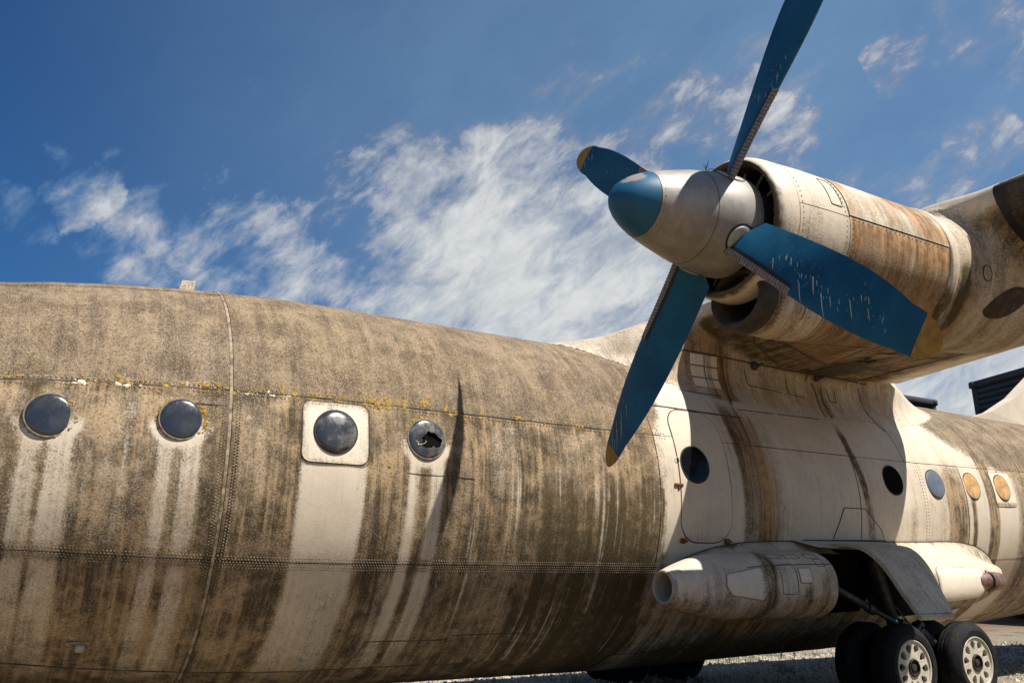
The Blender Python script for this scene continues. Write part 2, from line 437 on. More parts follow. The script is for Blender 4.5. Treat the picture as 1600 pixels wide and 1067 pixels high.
WIN = [(.114, 8.2, .178), (1.116, 9.0, .178), (2.475, 8.6, .2), (3.413, 8.9, .198), (6.95, 8.6, .215),
       (10.80, 9.1, .205), (11.83, 8.9, .205), (12.83, 8.8, .2), (13.70, 8.7, .2)]


def weather(x, th):
    """grime masks, with belly shade added, over the fuselage: x along it, th round it"""
    s = th * math.pi / 180 * 2.15                       # metres round the section
    n1 = fbm(x * 1.1, s * .9, 3); n2 = fbm(x * 4, s * 3, 9); st = fbm(x * 9, s * .45, 21, 5); st2 = fbm(x * 26, s * .5, 33, 4)
    side = sst(th, 24, 12)
    low = sst(th, -22, -27)
    dirt_shade = .78 + .35 * (n1 - .5) + .18 * (n2 - .5)
    # flanks: darker towards the wing, streaked
    dirt_shade = dirt_shade + side * (.10 + .55 * (st - .5) + .25 * (st2 - .5) + .16 * sst(x, 2.5, 5.5) * sst(th, 10, -15))
    dirt_shade = dirt_shade + low * (.04 + .25 * (st2 - .5))
    # smooth cleaner patch between lower seam and window row at left
    dirt_shade = dirt_shade - .10 * bump_(th, -14, 12, 8) * sst(x, 1.3, .8)
    # under-window wash streaks
    fade = sst(th, -66, -28) * .55 + .45 * sst(th, -80, -55)
    wash = 0 * x
    for i, (wx, wt, wr) in enumerate(WIN[:4]):
        if i == 2: continue
        for sg, wd, am in ((-1, .055, 1.), (1, .07, .95)):
            cx = wx + sg * wr * .62 - .03 * np.clip((wt - th) / 40, 0, 2) * (1 if i > 1 else -.3)
            ww = wd * (1 + .25 * (fbm(s * 1.3, cx * 0 + i, 51 + i) - .5)) * (1 + np.clip(-th, 0, 60) / 140)
            ww = ww * (1 if i else 1.2)
            wash = np.maximum(wash, bump_(x, cx, ww, .06) * sst(th, wt + 2, wt - 6) * fade * am * (.72 if i < 2 else .9))
    # the broad strip washed clean below the hatch
    strip = bump_(x, 2.478 - .02 * np.clip(-th, 0, 60) / 30, .315 + .02 * (fbm(s * 2.2, x * 0, 77) - .5), .11) * sst(th, 3, -.5) * (.62 + .38 * sst(th, -33, -22)) * sst(th, -78, -45)
    wash = np.clip(wash * (.76 + .85 * (st2 - .3)) * (.85 + .4 * (n2 - .4)), 0, 1)
    strip = strip * (.90 + .25 * (st2 - .5))
    wash = np.clip(np.maximum(wash, strip), 0, 1)
    # fine drips on the lower flank towards the wing
    drip = sst(fbm(x * 30, s * .30, 91, 4), .60, .72) * sst(vn(x * 7, s * 1.1, 17), .35, .7) * sst(th, 12, -6) * sst(x, 2.9, 3.6) * .6
    wash = np.maximum(wash, drip * sst(th, -75, -50))
    dirt_shade = dirt_shade * (1 - wash)
    dirt_shade = dirt_shade + .30 * bump_(th, -24.0, 2.1, 1.6) * (1 - .6 * wash) * sst(x, 6.6, 6.2)     # grime on the rivet band
    dirt_shade = dirt_shade + .28 * bump_(th, 16.6, 1.5, 1.6) * sst(x, 6.6, 6.0)
    moss_r = .55 * bump_(x, 1.51, .085, .05) * sst(th, 13, -2) * (.55 + .6 * vn(s * 2.3, x * 0, 4)) * (1 - .3 * wash) + .55 * bump_(th, -24.0, 1.9, 1.2) * (.55 + .5 * vn(x * 1.4, s * 0, 8)) * (1 - .75 * wash) * sst(x, 6.5, 6.2) + .45 * bump_(th, 16.4, 1.1, 1.2) * (.3 + .7 * vn(x * 1.9, s * 0, 3)) * sst(x, 6.5, 6.0)
    dirt_shade = dirt_shade + .35 * bump_(x, 1.50, .07, .05) * sst(th, 13, 4) * (.5 + vn(s * 2, x * 0, 4)) * (1 - .5 * wash)
    dirt_shade = dirt_shade + .30 * bump_(x, 2.09, .08, .10) * sst(th, 16, 8) * sst(th, -60, -20) + .35 * bump_(x, 2.9, .09, .1) * sst(th, 12, 0) * sst(th, -60, -20)
    crust = sst(th, 15, 21) * (.80 + .5 * (n1 - .5) + .35 * (n2 - .5))
    crust = np.maximum(crust, side * .34 * sst(fbm(x * 2.2, s * 2.2, 63), .42, .62) * sst(th, -40, -10) * (1 - wash))
    crust = crust * (1 - .8 * wash)
    moss_shade = .5 * bump_(x, 3.42 - .002 * np.clip(-th, 0, 70), .055, .06) * sst(th, 2, -10) * sst(th, -72, -45)
    moss_shade = np.maximum(moss_shade, .45 * bump_(x, 2.93, .07, .1) * sst(th, -18, -28) * sst(th, -60, -40))
    moss_shade = np.maximum(moss_shade, sst(x, 3.2, 5.6) * (.66 + .80 * sst(fbm(x * 6, s * .4, 29), .42, .68)) * sst(th, 12, -10) * (1 - .8 * wash))
    moss_shade = np.maximum(moss_shade, .42 * sst(fbm(x * 2.4, s * .55, 129), .50, .68) * sst(th, 62, 30) * sst(th, -70, -20) * (1 - wash))
    moss_shade = np.maximum(moss_shade, moss_r)
    moss_shade = np.maximum(moss_shade, sst(th, -23, -30) * (.26 + .7 * (st2 - .42)) * (1 - wash))  # darker below the lower seam
    rust = 0 * x
    lich = .33 * bump_(th, 18.6, 1.6, 2.0) * (.4 + 1.1 * vn(x * 1.7, s * 0, 15)) + .12 * sst(th, 17, 24) * sst(th, 60, 30) * sst(x, 1.5, 2.2)
    for wx, wt, wr in (WIN[0], WIN[1], WIN[3]):
        d = np.hypot(x - wx, (th - wt) * math.pi / 180 * 2.15)
        lich = np.maximum(lich, .40 * bump_(d, wr + .015, .03, .03) * (.5 + .5 * sst(th, wt - 4, wt + 4)))
        dirt_shade = dirt_shade * (1 - .75 * bump_(d, wr + .04, .05, .05) * sst(th, wt + 1, wt - 3))
    # ---- aft of the grimy barrel the paint was kept cleaner
    edge = 6.40 + .10 * (fbm(s * 1.1, x * 0, 8) - .5) + .05 * (st2 - .5) + .10 * sst(th, -30, -60) + .22 * sst(th, 18, 34)
    cl = sst(x + .30 * (fbm(x * 7, s * 2.6, 19) - .5), edge - .17, edge + .20)
    dirt_shade = dirt_shade + .20 * bump_(x, edge - .16, .13, .16) * sst(th, 26, 12)
    mid = .17 + .14 * (n1 - .5) + .25 * (st - .5) + .75 * sst(th, -24, -48) * (.7 + st2 - .5)  # last term paints the belly's shade into the mask
    r1x = 7.86 + .0045 * np.clip(16 - th, 0, 40) - .003 * np.clip(th - 16, 0, 30)
    band = bump_(x, r1x, .20, .34) * sst(th, 40, 26)
    mid = mid + band * (.45 + 1.3 * (st - .5) + .5 * st2) + .25 * bump_(x, r1x + .3, .3, .4) * sst(th, 40, 26)
    b2 = bump_(x, 10.02 + .006 * np.clip(20 - th, 0, 40), .075, .08) * sst(th, 36, 30)
    mid = mid + b2 * .4
    mid = mid + .35 * bump_(x, 11.15, .06, .1) * sst(th, 0, -5) * (.3 + st2)
    aft = .20 + .38 * (st - .5) + .15 * (n1 - .5)
    aft = aft + .85 * bump_(x, 12.33, .22, .2) * sst(th, 20, 4) * (.45 + .9 * (st2 - .2)) + .25 * bump_(x, 12.25, .4, .3) * sst(th, 22, 14)
    aft = aft + .75 * bump_(x, 12.78, .06, .06) * sst(th, 6, 2) + .8 * bump_(x, 13.35, .15, .08) + .8 * sst(x, 14.0, 14.2) * (.7 + .4 * (st - .5))
    aft = aft * (1 - .85 * bump_(x, 13.72, .22, .05) * sst(th, 18, 16))
    aftup = sst(th + (x - 12.4) * 14, 28, 44) * sst(x, 12.0, 12.8)
    aft = np.maximum(aft, aftup * (.85 + .3 * (n1 - .5)))
    behind = sst(x, 11.2, 11.9)
    clean_dirt_shade = mid * (1 - behind) + aft * behind
    dirt_shade = dirt_shade * (1 - cl) + clean_dirt_shade * cl
    crust = crust * (1 - cl) + cl * behind * sst(th, 15, 20) * aftup * (.75 + .5 * (n2 - .5))
    rust = cl * (.85 * bump_(x, r1x + .20, .24, .36) * sst(th, 34, 28) * (.35 + 1.0 * vn(x * 18, s * .7, 6)) + .4 * bump_(x, 10.1 + .006 * np.clip(20 - th, 0, 40), .06, .08) * sst(th, 20, 5) * vn(s * 1.3, x * 6, 5)
                 + .35 * bump_(x, 12.02 - .012 * np.clip(th, 0, 40), .10, .12) * sst(th, 2, 12))
    moss_shade = moss_shade * (1 - cl) + cl * (.75 * sst(th, -38, -62) * sst(x, 6.5, 7.2) * sst(x, 12.5, 10.5) + .55 * band * sst(st, .45, .62) + .75 * b2 * sst(th, 34, 26) * sst(th, -20, 10) + behind * .65 * bump_(x, 12.76, .045, .05) * sst(th, 4, 0))  # first term of the rear zone paints shade under the belly
    lich = lich * (1 - cl) + cl * .30 * sst(x, 12.8, 13.2) * bump_(th, 18, 2.2, 2)
    c01 = lambda a: np.clip(a, 0, 1)
    return dict(dirt_shade=c01(dirt_shade), crust=c01(crust), rust=c01(rust), moss_shade=c01(moss_shade), lichen=c01(lich))


# ---- fuselage hull and its skin panels
xs = np.concatenate([np.linspace(-5.6, 15, 130), np.linspace(15.2, 27, 40)])
tt = np.linspace(-180, 180, 97)[:-1]
A, B = np.meshgrid(xs, tt, indexing='ij')
fus = part('fuselage', FS(A, B, -.016).reshape(-1, 3), grid_faces(len(xs), len(tt), True, True), HULL, aircraft)
XB = [-5.2, 1.53, 6.385, 8.03, 9.98, 11.23, 12.60, 14.5, 26.5]
TB = [-150, -60.5, -24.0, 17.6, 62, 215]
GAP = .0045
for i in range(len(XB) - 1):
    for j in range(len(TB) - 1):
        xa, xb = XB[i] + GAP, XB[i + 1] - GAP
        g_ = GAP / 2.15 * 180 / math.pi
        ta, tb = TB[j] + g_, TB[j + 1] - g_
        vis = 1 <= j <= 3
        step = (.016 if xa < 6.3 else .022) if vis else .12
        if i == 0: nx0 = np.concatenate([np.linspace(xa, -1.0, 20)[:-1], np.arange(-1.0, xb, step), [xb]])
        elif i == 7: nx0 = np.concatenate([np.arange(xa, 18, .04), np.linspace(18, xb, 18)])
        else: nx0 = np.append(np.arange(xa, xb - step * .3, step), xb)
        stt = (.028 if vis else .14) / 2.15 * 180 / math.pi
        ny0 = np.linspace(ta, tb, max(4, int((tb - ta) / stt)))
        A, B = np.meshgrid(nx0, ny0, indexing='ij')
        off = (.0 if (i + j) % 2 else .003) + .004 * (fbm(A * 1.3, B * .03, 5 + i * 7 + j, 2) - .5)   # gently oil-canned sheet
        off = off + .0022 * np.cos(A * 2 * np.pi / .52) * (.4 + fbm(A * .7, B * .02, 71, 2))          # sheet drawn in between the frames
        V = FS(A, B, off).reshape(-1, 3); at = weather(A.ravel(), B.ravel())
        at['dirt_shade'] = np.clip(at['dirt_shade'] + rng.uniform(-.05, .07), 0, 1)
        part('skin_panel', V, grid_faces(len(nx0), len(ny0), True), SKIN, fus, at)


# ---- patches that follow a surface
def rrect(cx, cy, hx, hy, r, n=10, skew=0.):
    out = []
    for sx, sy, a0 in ((1, 1, 0), (-1, 1, 90), (-1, -1, 180), (1, -1, 270)):
        for k in range(n + 1):
            a = math.radians(a0 + 90 * k / n)
            out.append((cx + sx * (hx - r) + r * math.cos(a), cy + sy * (hy - r) + r * math.sin(a)))
    return np.array(out)


def subdivide_loop(o, d):
    o = np.asarray(o, float); res = []
    for a, b in zip(o, np.roll(o, -1, 0)):
        n = max(1, int(np.linalg.norm(b - a) / d)); res += [a + (b - a) * k / n for k in range(n)]
    return np.array(res)


def patch(outline, surf, off, edge=.006, rings=14, depth=None):
    """concentric sheet filling an outline given in surface metres (u,v) -> V, F, UV; turned-down rim"""
    o = np.asarray(outline); c = o.mean(0); n = len(o)
    sc_ = [k / rings for k in range(rings, 0, -1)]
    UV = [o] + [c + (o - c) * s for s in sc_[1:]] + [c[None]]
    UVa = np.vstack(UV); P = surf(UVa[:, 0], UVa[:, 1], off)
    Fq = grid_faces(rings, n, False, True).tolist()
    last = (rings - 1) * n; ctr = rings * n
    Fq += [(last + k, ctr, last + (k + 1) % n) for k in range(n)]
    Fq = [list(f)[::-1] for f in Fq]
    skirt = surf(o[:, 0], o[:, 1], off - (depth or edge * 2))
    nv = len(P); P = np.vstack([P, skirt])
    Fq += [[nv + k, nv + (k + 1) % n, (k + 1) % n, k] for k in range(n)]
    UVa = np.vstack([UVa, o])
    return P, Fq, UVa


M2D = 180 / math.pi / 2.15


def SF(u, v, off=0.): return FS(u, np.asarray(v) * M2D, off)          # v in metres round the section


def fus_patch(name, outline, off, mat, parent, attrs='weather', rings=14, depth=None, scale=None, label=None):
    V, F, UV = patch(outline, SF, off, rings=rings, depth=depth)
    at = weather(UV[:, 0], UV[:, 1] * M2D) if attrs == 'weather' else {k: np.broadcast_to(f(UV[:, 0], UV[:, 1]), len(UV)) for k, f in attrs.items()}
    return auto_smooth(part(name, V, F, mat, parent, at, label=label), 50)


def ring_path(outline, surf, off, wd, name, mat, parent, hgt=.003):
    """thin closed bead following an outline"""
    o = np.asarray(outline); c = o.mean(0); d = o - c; L = np.linalg.norm(d, axis=1)[:, None]
    inn = o - d / L * wd * .5; out = o + d / L * wd * .5; n = len(o)
    P = np.vstack([surf(inn[:, 0], inn[:, 1], off), surf(inn[:, 0], inn[:, 1], off + hgt), surf(out[:, 0], out[:, 1], off + hgt), surf(out[:, 0], out[:, 1], off)])
    return part(name, P, grid_faces(4, n, True, True), mat, parent, smooth=False)


def line_strip(pts, wd, off, name, mat, parent, hgt=.003, surf=SF, label=None):
    """thin raised strip along a poly-line in surface metres"""
    p = np.asarray(pts, float); q = []
    for a, b in zip(p[:-1], p[1:]):
        n = max(1, int(np.linalg.norm(b - a) / .05)); q += [a + (b - a) * k / n for k in range(n)]
    q.append(p[-1]); q = np.array(q)
    t = np.gradient(q, axis=0); t /= np.linalg.norm(t, axis=1)[:, None]; nn = np.c_[-t[:, 1], t[:, 0]]
    a = q - nn * wd / 2; b = q + nn * wd / 2
    P = np.stack([surf(a[:, 0], a[:, 1], off - .004), surf(a[:, 0], a[:, 1], off + hgt), surf(b[:, 0], b[:, 1], off + hgt), surf(b[:, 0], b[:, 1], off - .004)], 1)
    return part(name, P.reshape(-1, 3), grid_faces(len(q), 4, False), mat, parent, smooth=False, label=label)


# ---- rivets: real small domes, joined
def rivets(UV, surf, off, r, parent, mat=RIVET, hgt=.0035):
    UV = np.asarray(UV, float); n = len(UV); k = 6
    an = np.arange(k) * 2 * np.pi / k
    ring = lambda rr, o: surf((UV[:, 0:1] + rr * np.cos(an)), (UV[:, 1:2] + rr * np.sin(an)), o)
    V = np.concatenate([ring(r, off - .001), ring(r * .6, off + hgt * .85), surf(UV[:, 0:1], UV[:, 1:2], off + hgt)], 1)
    b = (np.arange(n) * (2 * k + 1))[:, None]
    i = np.arange(k); j = (i + 1) % k
    q = np.stack([b + i, b + j, b + k + j, b + k + i], -1).reshape(-1, 4)
    t = np.stack([b + k + i, b + k + j, b + 2 * k + 0 * i], -1).reshape(-1, 3)
    return part('rivet', V.reshape(-1, 3), q.tolist() + t.tolist(), mat, parent, kind='stuff')


def row(u0, u1, v, pitch): u = np.arange(u0, u1, pitch); return np.c_[u, np.full(len(u), v)]
def col(u, v0, v1, pitch): v = np.arange(v0, v1, pitch); return np.c_[np.full(len(v), u), v]


vS = -24.0 / M2D; vU = 17.6 / M2D
R = []
for k, dv in enumerate((-.062, -.036, -.010, .016, .042)):
    R.append(row(-1 + (k % 2) * .014, 6.55, vS + dv, .028))
    R.append(row(6.55, 6.9, vS + dv, .05))
for k, du in enumerate((-.075, -.05, .045, .07)): R.append(col(1.53 + du, -2.75 + (k % 2) * .014, vU - .02, .028))
for dv in (-.035, .03): R.append(row(-1, 6.6, vU + dv, .04))
for k, du in enumerate((-.03, .03)): R.append(col(8.03 + du, -.55, 1.0, .04)); R.append(col(11.5 + du, -.5, .9, .05))
R.append(row(2.9, 4.9, -1.86, .05)); R.append(row(2.9, 4.9, -1.98, .05)); R.append(row(3.0, 4.7, -2.1, .05)); R.append(row(3.0, 4.0, -2.22, .05))
R = np.vstack(R)
R = R[(np.abs(R[:, 0] - 2.478) > .34) | (np.abs(R[:, 1] - .3) > .38)]
rivets(R, SF, .004, .0085, fus)

# strip over the ring joint, joint lines
line_strip([(1.515, -3.0), (1.515, 3.2)], .026, .005, 'seam_strip', STRIPM, fus)
line_strip([(-3, vU), (1.46, vU)], .012, .003, 'seam_line', SEAMM, fus, .002); line_strip([(1.56, vU), (6.5, vU)], .012, .003, 'seam_line', SEAMM, fus, .002)
line_strip([(1.22, .50), (1.49, .497)], .012, .004, 'seam_line', SEAMM, fus, .002)
line_strip([(6.55, 1.105), (8.06, 1.09)], .018, .004, 'seam_line', SEAMM, fus, .004)
line_strip([(-2, -2.27), (3.9, -2.27)], .016, .003, 'seam_line', SEAMM, fus, .003)
line_strip([(3.2, -.02), (3.95, -.03)], .006, .003, 'seam_line', SEAMM, fus, .001)
line_strip([(3.02, -2.36), (3.13, -1.80), (4.02, -1.815)], .01, .004, 'seam_line', SEAMM, fus, .003)
line_strip([(4.06, -1.75), (4.88, -1.745), (4.80, -2.1)], .01, .004, 'seam_line', SEAMM, fus, .003)
line_strip([(9.40, -.52), (9.62, -.10), (9.93, -.10), (10.06, -.10), (10.42, -.40), (10.48, -.52)], .012, .004, 'seam_line', SEAMM, fus, .002)

# ---- lichen crusts: small real lumps along the seam and round the windows
def lumps(centres, rad, mat, name, label=None):
    V = []; F = []; n0 = 0; k = 7
    for (u, v), r0 in zip(centres, rad):
        r0 = r0 * float(np.clip(rng.lognormal(-.45, .6), .25, 2.0))
        an = np.arange(k) * 2 * np.pi / k + random.random() * 6
        rr = r0 * (.7 + .6 * rng.random(k)); el = .6 + .9 * random.random()
        ring = SF(u + rr * np.cos(an) * el, v + rr * np.sin(an), .002); ring2 = SF(u + rr * .75 * np.cos(an) * el, v + rr * .75 * np.sin(an), .003 + .003 * min(1, r0 / .02))
        top = SF(u, v, .0035 + .003 * min(1, r0 / .02))[None]
        V += [ring, ring2, top]
        F += [[n0 + i, n0 + (i + 1) % k, n0 + k + (i + 1) % k, n0 + k + i] for i in range(k)] + [[n0 + k + i, n0 + k + (i + 1) % k, n0 + 2 * k] for i in range(k)]
        n0 += 2 * k + 1
    return part(name, np.vstack(V), F, mat, fus, kind='stuff', label=label)


random.seed(5)
C = []; RR = []
for cx, n, sp, dv in ((.45, 26, .20, .0), (.95, 16, .12, .0), (1.42, 30, .10, .0), (1.62, 8, .05, 0), (2.1, 26, .18, 0), (2.45, 20, .15, .0), (2.9, 70, .20, 0), (3.3, 40, .2, .06), (3.9, 36, .25, -.02),
                      (4.6, 24, .3, 0), (5.4, 26, .3, 0), (-.3, 20, .25, .02), (6.0, 16, .2, 0)):
    for _ in range(n):
        C.append((random.gauss(cx, sp), vU + dv + random.gauss(.0, .03))); RR.append(random.uniform(.007, .018))
for _ in range(120):
    C.append((random.uniform(1.6, 6), vU + abs(random.gauss(0, .45)))); RR.append(random.uniform(.004, .012))
for wi, a0, a1, n in ((0, -40, 100, 26), (0, 150, 290, 14), (1, 10, 240, 95), (1, -40, 20, 22), (3, 60, 175, 60), (3, 0, 60, 14)):
    wx, wt, wr = WIN[wi]
    for _ in range(n):
        a = math.radians(random.uniform(a0, a1)); d = wr + random.uniform(.012, .035)
        C.append((wx + d * math.cos(a), wt / M2D + d * math.sin(a))); RR.append(random.uniform(.006, .014))
C.append((3.02, .03)); RR.append(.022)
for cx in (13.1, 13.5, 13.9, 14.3):
    for _ in range(12): C.append((random.gauss(cx, .1), vU + random.gauss(.02, .03))); RR.append(random.uniform(.008, .02))
lumps(C, RR, LICHM, 'lichen', 'orange lichen growing on the seam and round the window rims')
C = []; RR = []
for cx, n, sp in ((.32, 26, .07), (.62, 16, .045), (1.15, 6, .02), (1.68, 10, .05), (1.85, 12, .04), (2.02, 6, .03)):
    for _ in range(n): C.append((random.gauss(cx, sp), vU - .012 + random.gauss(0, .012))); RR.append(random.uniform(.006, .015))
lumps(C, RR, LICHP, 'lichen', 'whitish lichen crust on the upper seam')


# ---- windows
def win_frame(x, th):
    r = float(fr(x)); t = math.radians(th); P = FS(x, th)
    n = np.array([0, -math.cos(t), math.sin(t)]); u = np.array([1., 0, 0]); v = np.cross(n, u)
    return P, np.stack([u, v, n], 1)


def dome_mesh(r, bulge, mat, name, hole=None, n=48, rings=12):
    V = []; an = np.arange(n) * 2 * np.pi / n
    inner = np.zeros(n)
    hc = np.zeros(2)
    if hole is not None: hc, inner = hole(an)
    for k in range(rings + 1):
        f = 1 - k / rings
        px = f * r * np.cos(an); py = f * r * np.sin(an)
        if hole is not None:
            hx = hc[0] + inner * np.cos(an); hy = hc[1] + inner * np.sin(an)
            px = hx + f * (r * np.cos(an) - hx); py = hy + f * (r * np.sin(an) - hy)
        d = np.hypot(px, py) / r
        V.append(np.c_[px, py, .007 + bulge * np.sqrt(np.clip(1 - d ** 2.2, 0, 1)) + .004 * np.sin(3 * np.arctan2(py, px)) * d * (1 - d)])
    V = np.vstack(V); F = grid_faces(rings + 1, n, False, True).tolist()
    return mesh(name, V, F, mat)


def ring_mesh(r, mat, name):
    mb = MB(); mb.lathe([(-.03, r + .017), (.003, r + .016), (.0075, r + .010), (.0075, r + .002), (.003, r - .004), (-.03, r - .006)], (0, 0, 0), 'z', 48)
    return mesh(name, np.vstack(mb.V), mb.F, mat)


def broken(an):
    q = .094 * (1 + .16 * np.cos(2 * an - .2) + .13 * np.cos(3 * an + 1.0) + .07 * np.sin(7 * an + .6) + .05 * np.sin(11 * an))
    return np.array([.038, -.018]), q


FRAME = simple('window_frame_paint', (.17, .145, .10), .75, var=.5, scale=18, wear=(.08, .065, .04))
FRAMED = simple('dark_window_seal', (.018, .017, .015), .7)
win_specs = [(PANE, .022, FRAME, 'dark domed window with sky reflection'), (PANE, .022, FRAME, 'dark domed window ringed by orange lichen'),
             (PANED, .04, FRAMED, 'dusty domed window set in the white hatch'), (PANED, .026, FRAME, 'dark domed window with a jagged hole'),
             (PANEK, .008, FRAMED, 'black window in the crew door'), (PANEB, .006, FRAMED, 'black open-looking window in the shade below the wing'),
             (PANEG, .02, FRAMED, 'grey blinded window behind the wing'), (TAN, .008, FRAMED, 'window closed by a tan cover with pale right half'), (TAN, .008, FRAMED, 'window closed by a tan cover in white square hatch')]
from mathutils import Matrix as MX
for i, ((wx, wt, wr), (pm, bl, fm, lab)) in enumerate(zip(WIN, win_specs)):
    P, Rm = win_frame(wx, wt)
    if i in (2, 4, 8): P = P + Rm[:, 2] * .012
    wo = link('window', ring_mesh(wr, fm, 'window'), aircraft, label=lab)
    L = loc(P)[0]; M4 = MX.Identity(4)
    for a in range(3):
        for b in range(3): M4[a][b] = Rm[a, b]
        M4[a][3] = L[a]
    wo.matrix_local = M4
    link('pane', dome_mesh(wr, bl, pm, 'pane', broken if i == 3 else None), wo)
    bk = MB(); an = np.arange(32) * 2 * np.pi / 32
    bk.add(np.vstack([np.c_[wr * np.cos(an), wr * np.sin(an), np.full(32, .0055)], [[0, 0, .0055]]]), [[k, (k + 1) % 32, 32] for k in range(32)])
    bk.build('dark_backing', DARK, wo, rel=False, smooth=False)  # black disc stands in for the unlit interior
    if i == 3:
        cr = MB(); pts = []
        for k in range(14):
            a = k / 13; pts.append((-.03 - .11 * a + .02 * math.sin(a * 9), -.02 - .05 * math.sin(a * 3.1) - .01 * a, .012 + bl * .93 + .003 - .012 * a))
        cr.tube(pts, .003, 5); cr.build('crack', LICHP, wo, rel=False)

# white hatch round the third window
hatch_o = subdivide_loop(rrect(2.478, .318, .317, .293, .085), .02)
hd = lambda u, v: .18 + .34 * sst(np.maximum(np.abs(u - 2.478) / .317, np.abs(v - .318) / .293), .80, 1.0) * (.4 + vn(u * 9, v * 9, 3)) + .45 * bump_(v, .575, .05, .06) * vn(u * 7, v * 3, 8)
hatch = fus_patch('escape_hatch', hatch_o, .013, PALE, aircraft, dict(dirt_shade=hd), label='white rounded hatch panel with a domed window')
ring_path(hatch_o * 1.0, SF, .002, .02, 'hatch_gap', SEAMM, hatch, .006)
rivets(np.array([p + (p - hatch_o.mean(0)) * .07 for p in subdivide_loop(hatch_o, .03)[::1]]), SF, .004, .005, hatch)
# square hatch round the last window
hatch_o = subdivide_loop(rrect(13.74, .30, .30, .30, .05), .03)
h2 = fus_patch('escape_hatch', hatch_o, .013, PALE, aircraft, dict(dirt_shade=lambda u, v: .2 + .5 * bump_(v, .03, .04, .05)), label='white square hatch panel with tan covered window')
ring_path(hatch_o, SF, .002, .02, 'hatch_gap', SEAMM, h2, .006)

# ---- crew door
door_o = subdivide_loop(np.array([(p[0], p[1]) for p in rrect(7.10, .24, .405, .83, .27, 14)]), .03)
dd_ = lambda u, v: .10 + .10 * vn(u * 3, v * 2, 4) + .2 * bump_(v, -.55, .06, .1)
door = fus_patch('door', door_o, .011, SKIN, aircraft, dict(dirt_shade=dd_, rust=lambda u, v: .0 * u), rings=18, label='white rounded crew door')
ring_path(door_o, SF, .001, .030, 'door_gap', simple('rust_edged_gap', (.06, .035, .022), .85, var=.5, scale=9), door, .005)
mb = MB()
for u, v in ((6.74, -.575), (7.45, -.575)):
    mb = MB(); P, Rm = win_frame(u, v * M2D); mb.box(P + Rm[:, 2] * .02, (.075, .06, .04), Rm, .01); mb.tube([P + Rm @ np.array([-.05, .0, .035]), P + Rm @ np.array([.05, .0, .035])], .012, 8); mb.build('hinge', RUSTM, door)
P, Rm = win_frame(6.66, 1.7); mb = MB(); mb.box(P + Rm[:, 2] * .012, (.13, .035, .025), Rm, .006); mb.box(P + Rm @ np.array([0, -.03, .01]), (.03, .05, .02), Rm, .005); mb.build('handle', RUSTM, door)
P, Rm = win_frame(6.68, 9.6); mb = MB(); mb.lathe([(0, .042), (.006, .04), (.007, .028), (.002, .024)], (0, 0, 0), 'z', 20); mb.V = [v @ Rm.T + P for v in mb.V]
mb.build('lock_ring', CUFF, door); mb = MB(); mb.box(P + Rm @ np.array([.012, .002, .012]), (.022, .055, .022), Rm, .006); mb.lathe([(.003, .024), (.0035, .001)], (0, 0, 0), 'z', 16); mb.V[-1] = mb.V[-1] @ Rm.T + P; mb.build('lock', BLACKR, door)

# belly fitting, roof aerial
P, Rm = win_frame(.60, -49.2); mb = MB(); mb.box(P + Rm @ np.array([0, -.005, .008]), (.19, .035, .018), Rm, .005); mb.build('drain_plate', STRIPM, aircraft)
mb = MB(); mb.box(P + Rm @ np.array([.02, -.045, .03]), (.075, .075, .05), Rm, .012); mb.build('drain_spout', CUFF, aircraft)
mb = MB(); mb.add([(1.19, YC - .05, 3.10), (1.375, YC - .05, 3.10), (1.39, YC - .04, 3.335), (1.25, YC - .04, 3.318), (1.19, YC + .05, 3.10), (1.375, YC + .05, 3.10), (1.39, YC + .04, 3.335), (1.25, YC + .04, 3.318)],
                  [(0, 1, 2, 3), (7, 6, 5, 4), (3, 2, 6, 7), (0, 3, 7, 4), (1, 5, 6, 2)])
auto_smooth(mb.build('aerial', PALE, aircraft, attrs=dict(dirt_shade=np.full(8, .55))), 20)

# ------------------------------------------------------------------ wing, wing fairing and aft nacelle as one blended surface
AY, AZ = 4.6775, 2.9096


def smin(a, b, k):
    h = np.clip(.5 + .5 * (b - a) / k, 0, 1); return b * (1 - h) + a * h - k * h * (1 - h)


XLE, XH = 7.65, 10.95
def xte(Y): return 12.04 - .225 * (8.1 - np.minimum(Y, 8.1))


def wing_z(X, Y):
    c = xte(Y) - XLE; t = (X - XLE) / c; tp = np.clip(t, 0, 1)
    yt = 5 * .64 * (.2969 * np.sqrt(tp) - .126 * tp - .3516 * tp ** 2 + .2843 * tp ** 3 - .1036 * tp ** 4)
    yt = np.where(t < 0, 4 * t * c * .5, yt)
    zc = 3.585 - .485 * t
    return zc - 1.28 * yt, zc + .92 * yt + .012


def sd_wing(P):
    X, Y, Z = P[..., 0], P[..., 1], P[..., 2]
    lo, hi = wing_z(X, Y)
    return np.maximum(np.maximum(Z - hi, lo - Z) * .8, np.maximum(X - XH, np.maximum(Y - 10.2, 2.5 - Y)))


def sd_fair(P):
    X, Y, Z = P[..., 0], P[..., 1], P[..., 2]
    f = np.clip((7.9 - X) / 2.0, 0, 1); a = np.clip((X - 11.2) / 2.9, 0, 1)
    wd = 1.50 * np.sqrt(np.clip(1 - f ** 2, 0, 1)) * np.sqrt(np.clip(1 - a ** 2, 0, 1))
    wd = np.where(X < 5.9, -(5.9 - X), wd); wd = np.where(X > 14.1, -(X - 14.1), wd)
    wd = wd + .05 * sst(Z, 2.4, 3.1)
    zt = np.interp(X, [5.9, 6.6, 7.2, 8, 11.5, 12.3, 14.2], [3.05, 3.25, 3.5, 3.72, 3.5, 3.15, 2.3])
    d1 = np.abs(Y - YC) - wd; d2 = Z - zt
    return np.maximum(-smin(-d1, -d2, .35), 1.2 - Z)


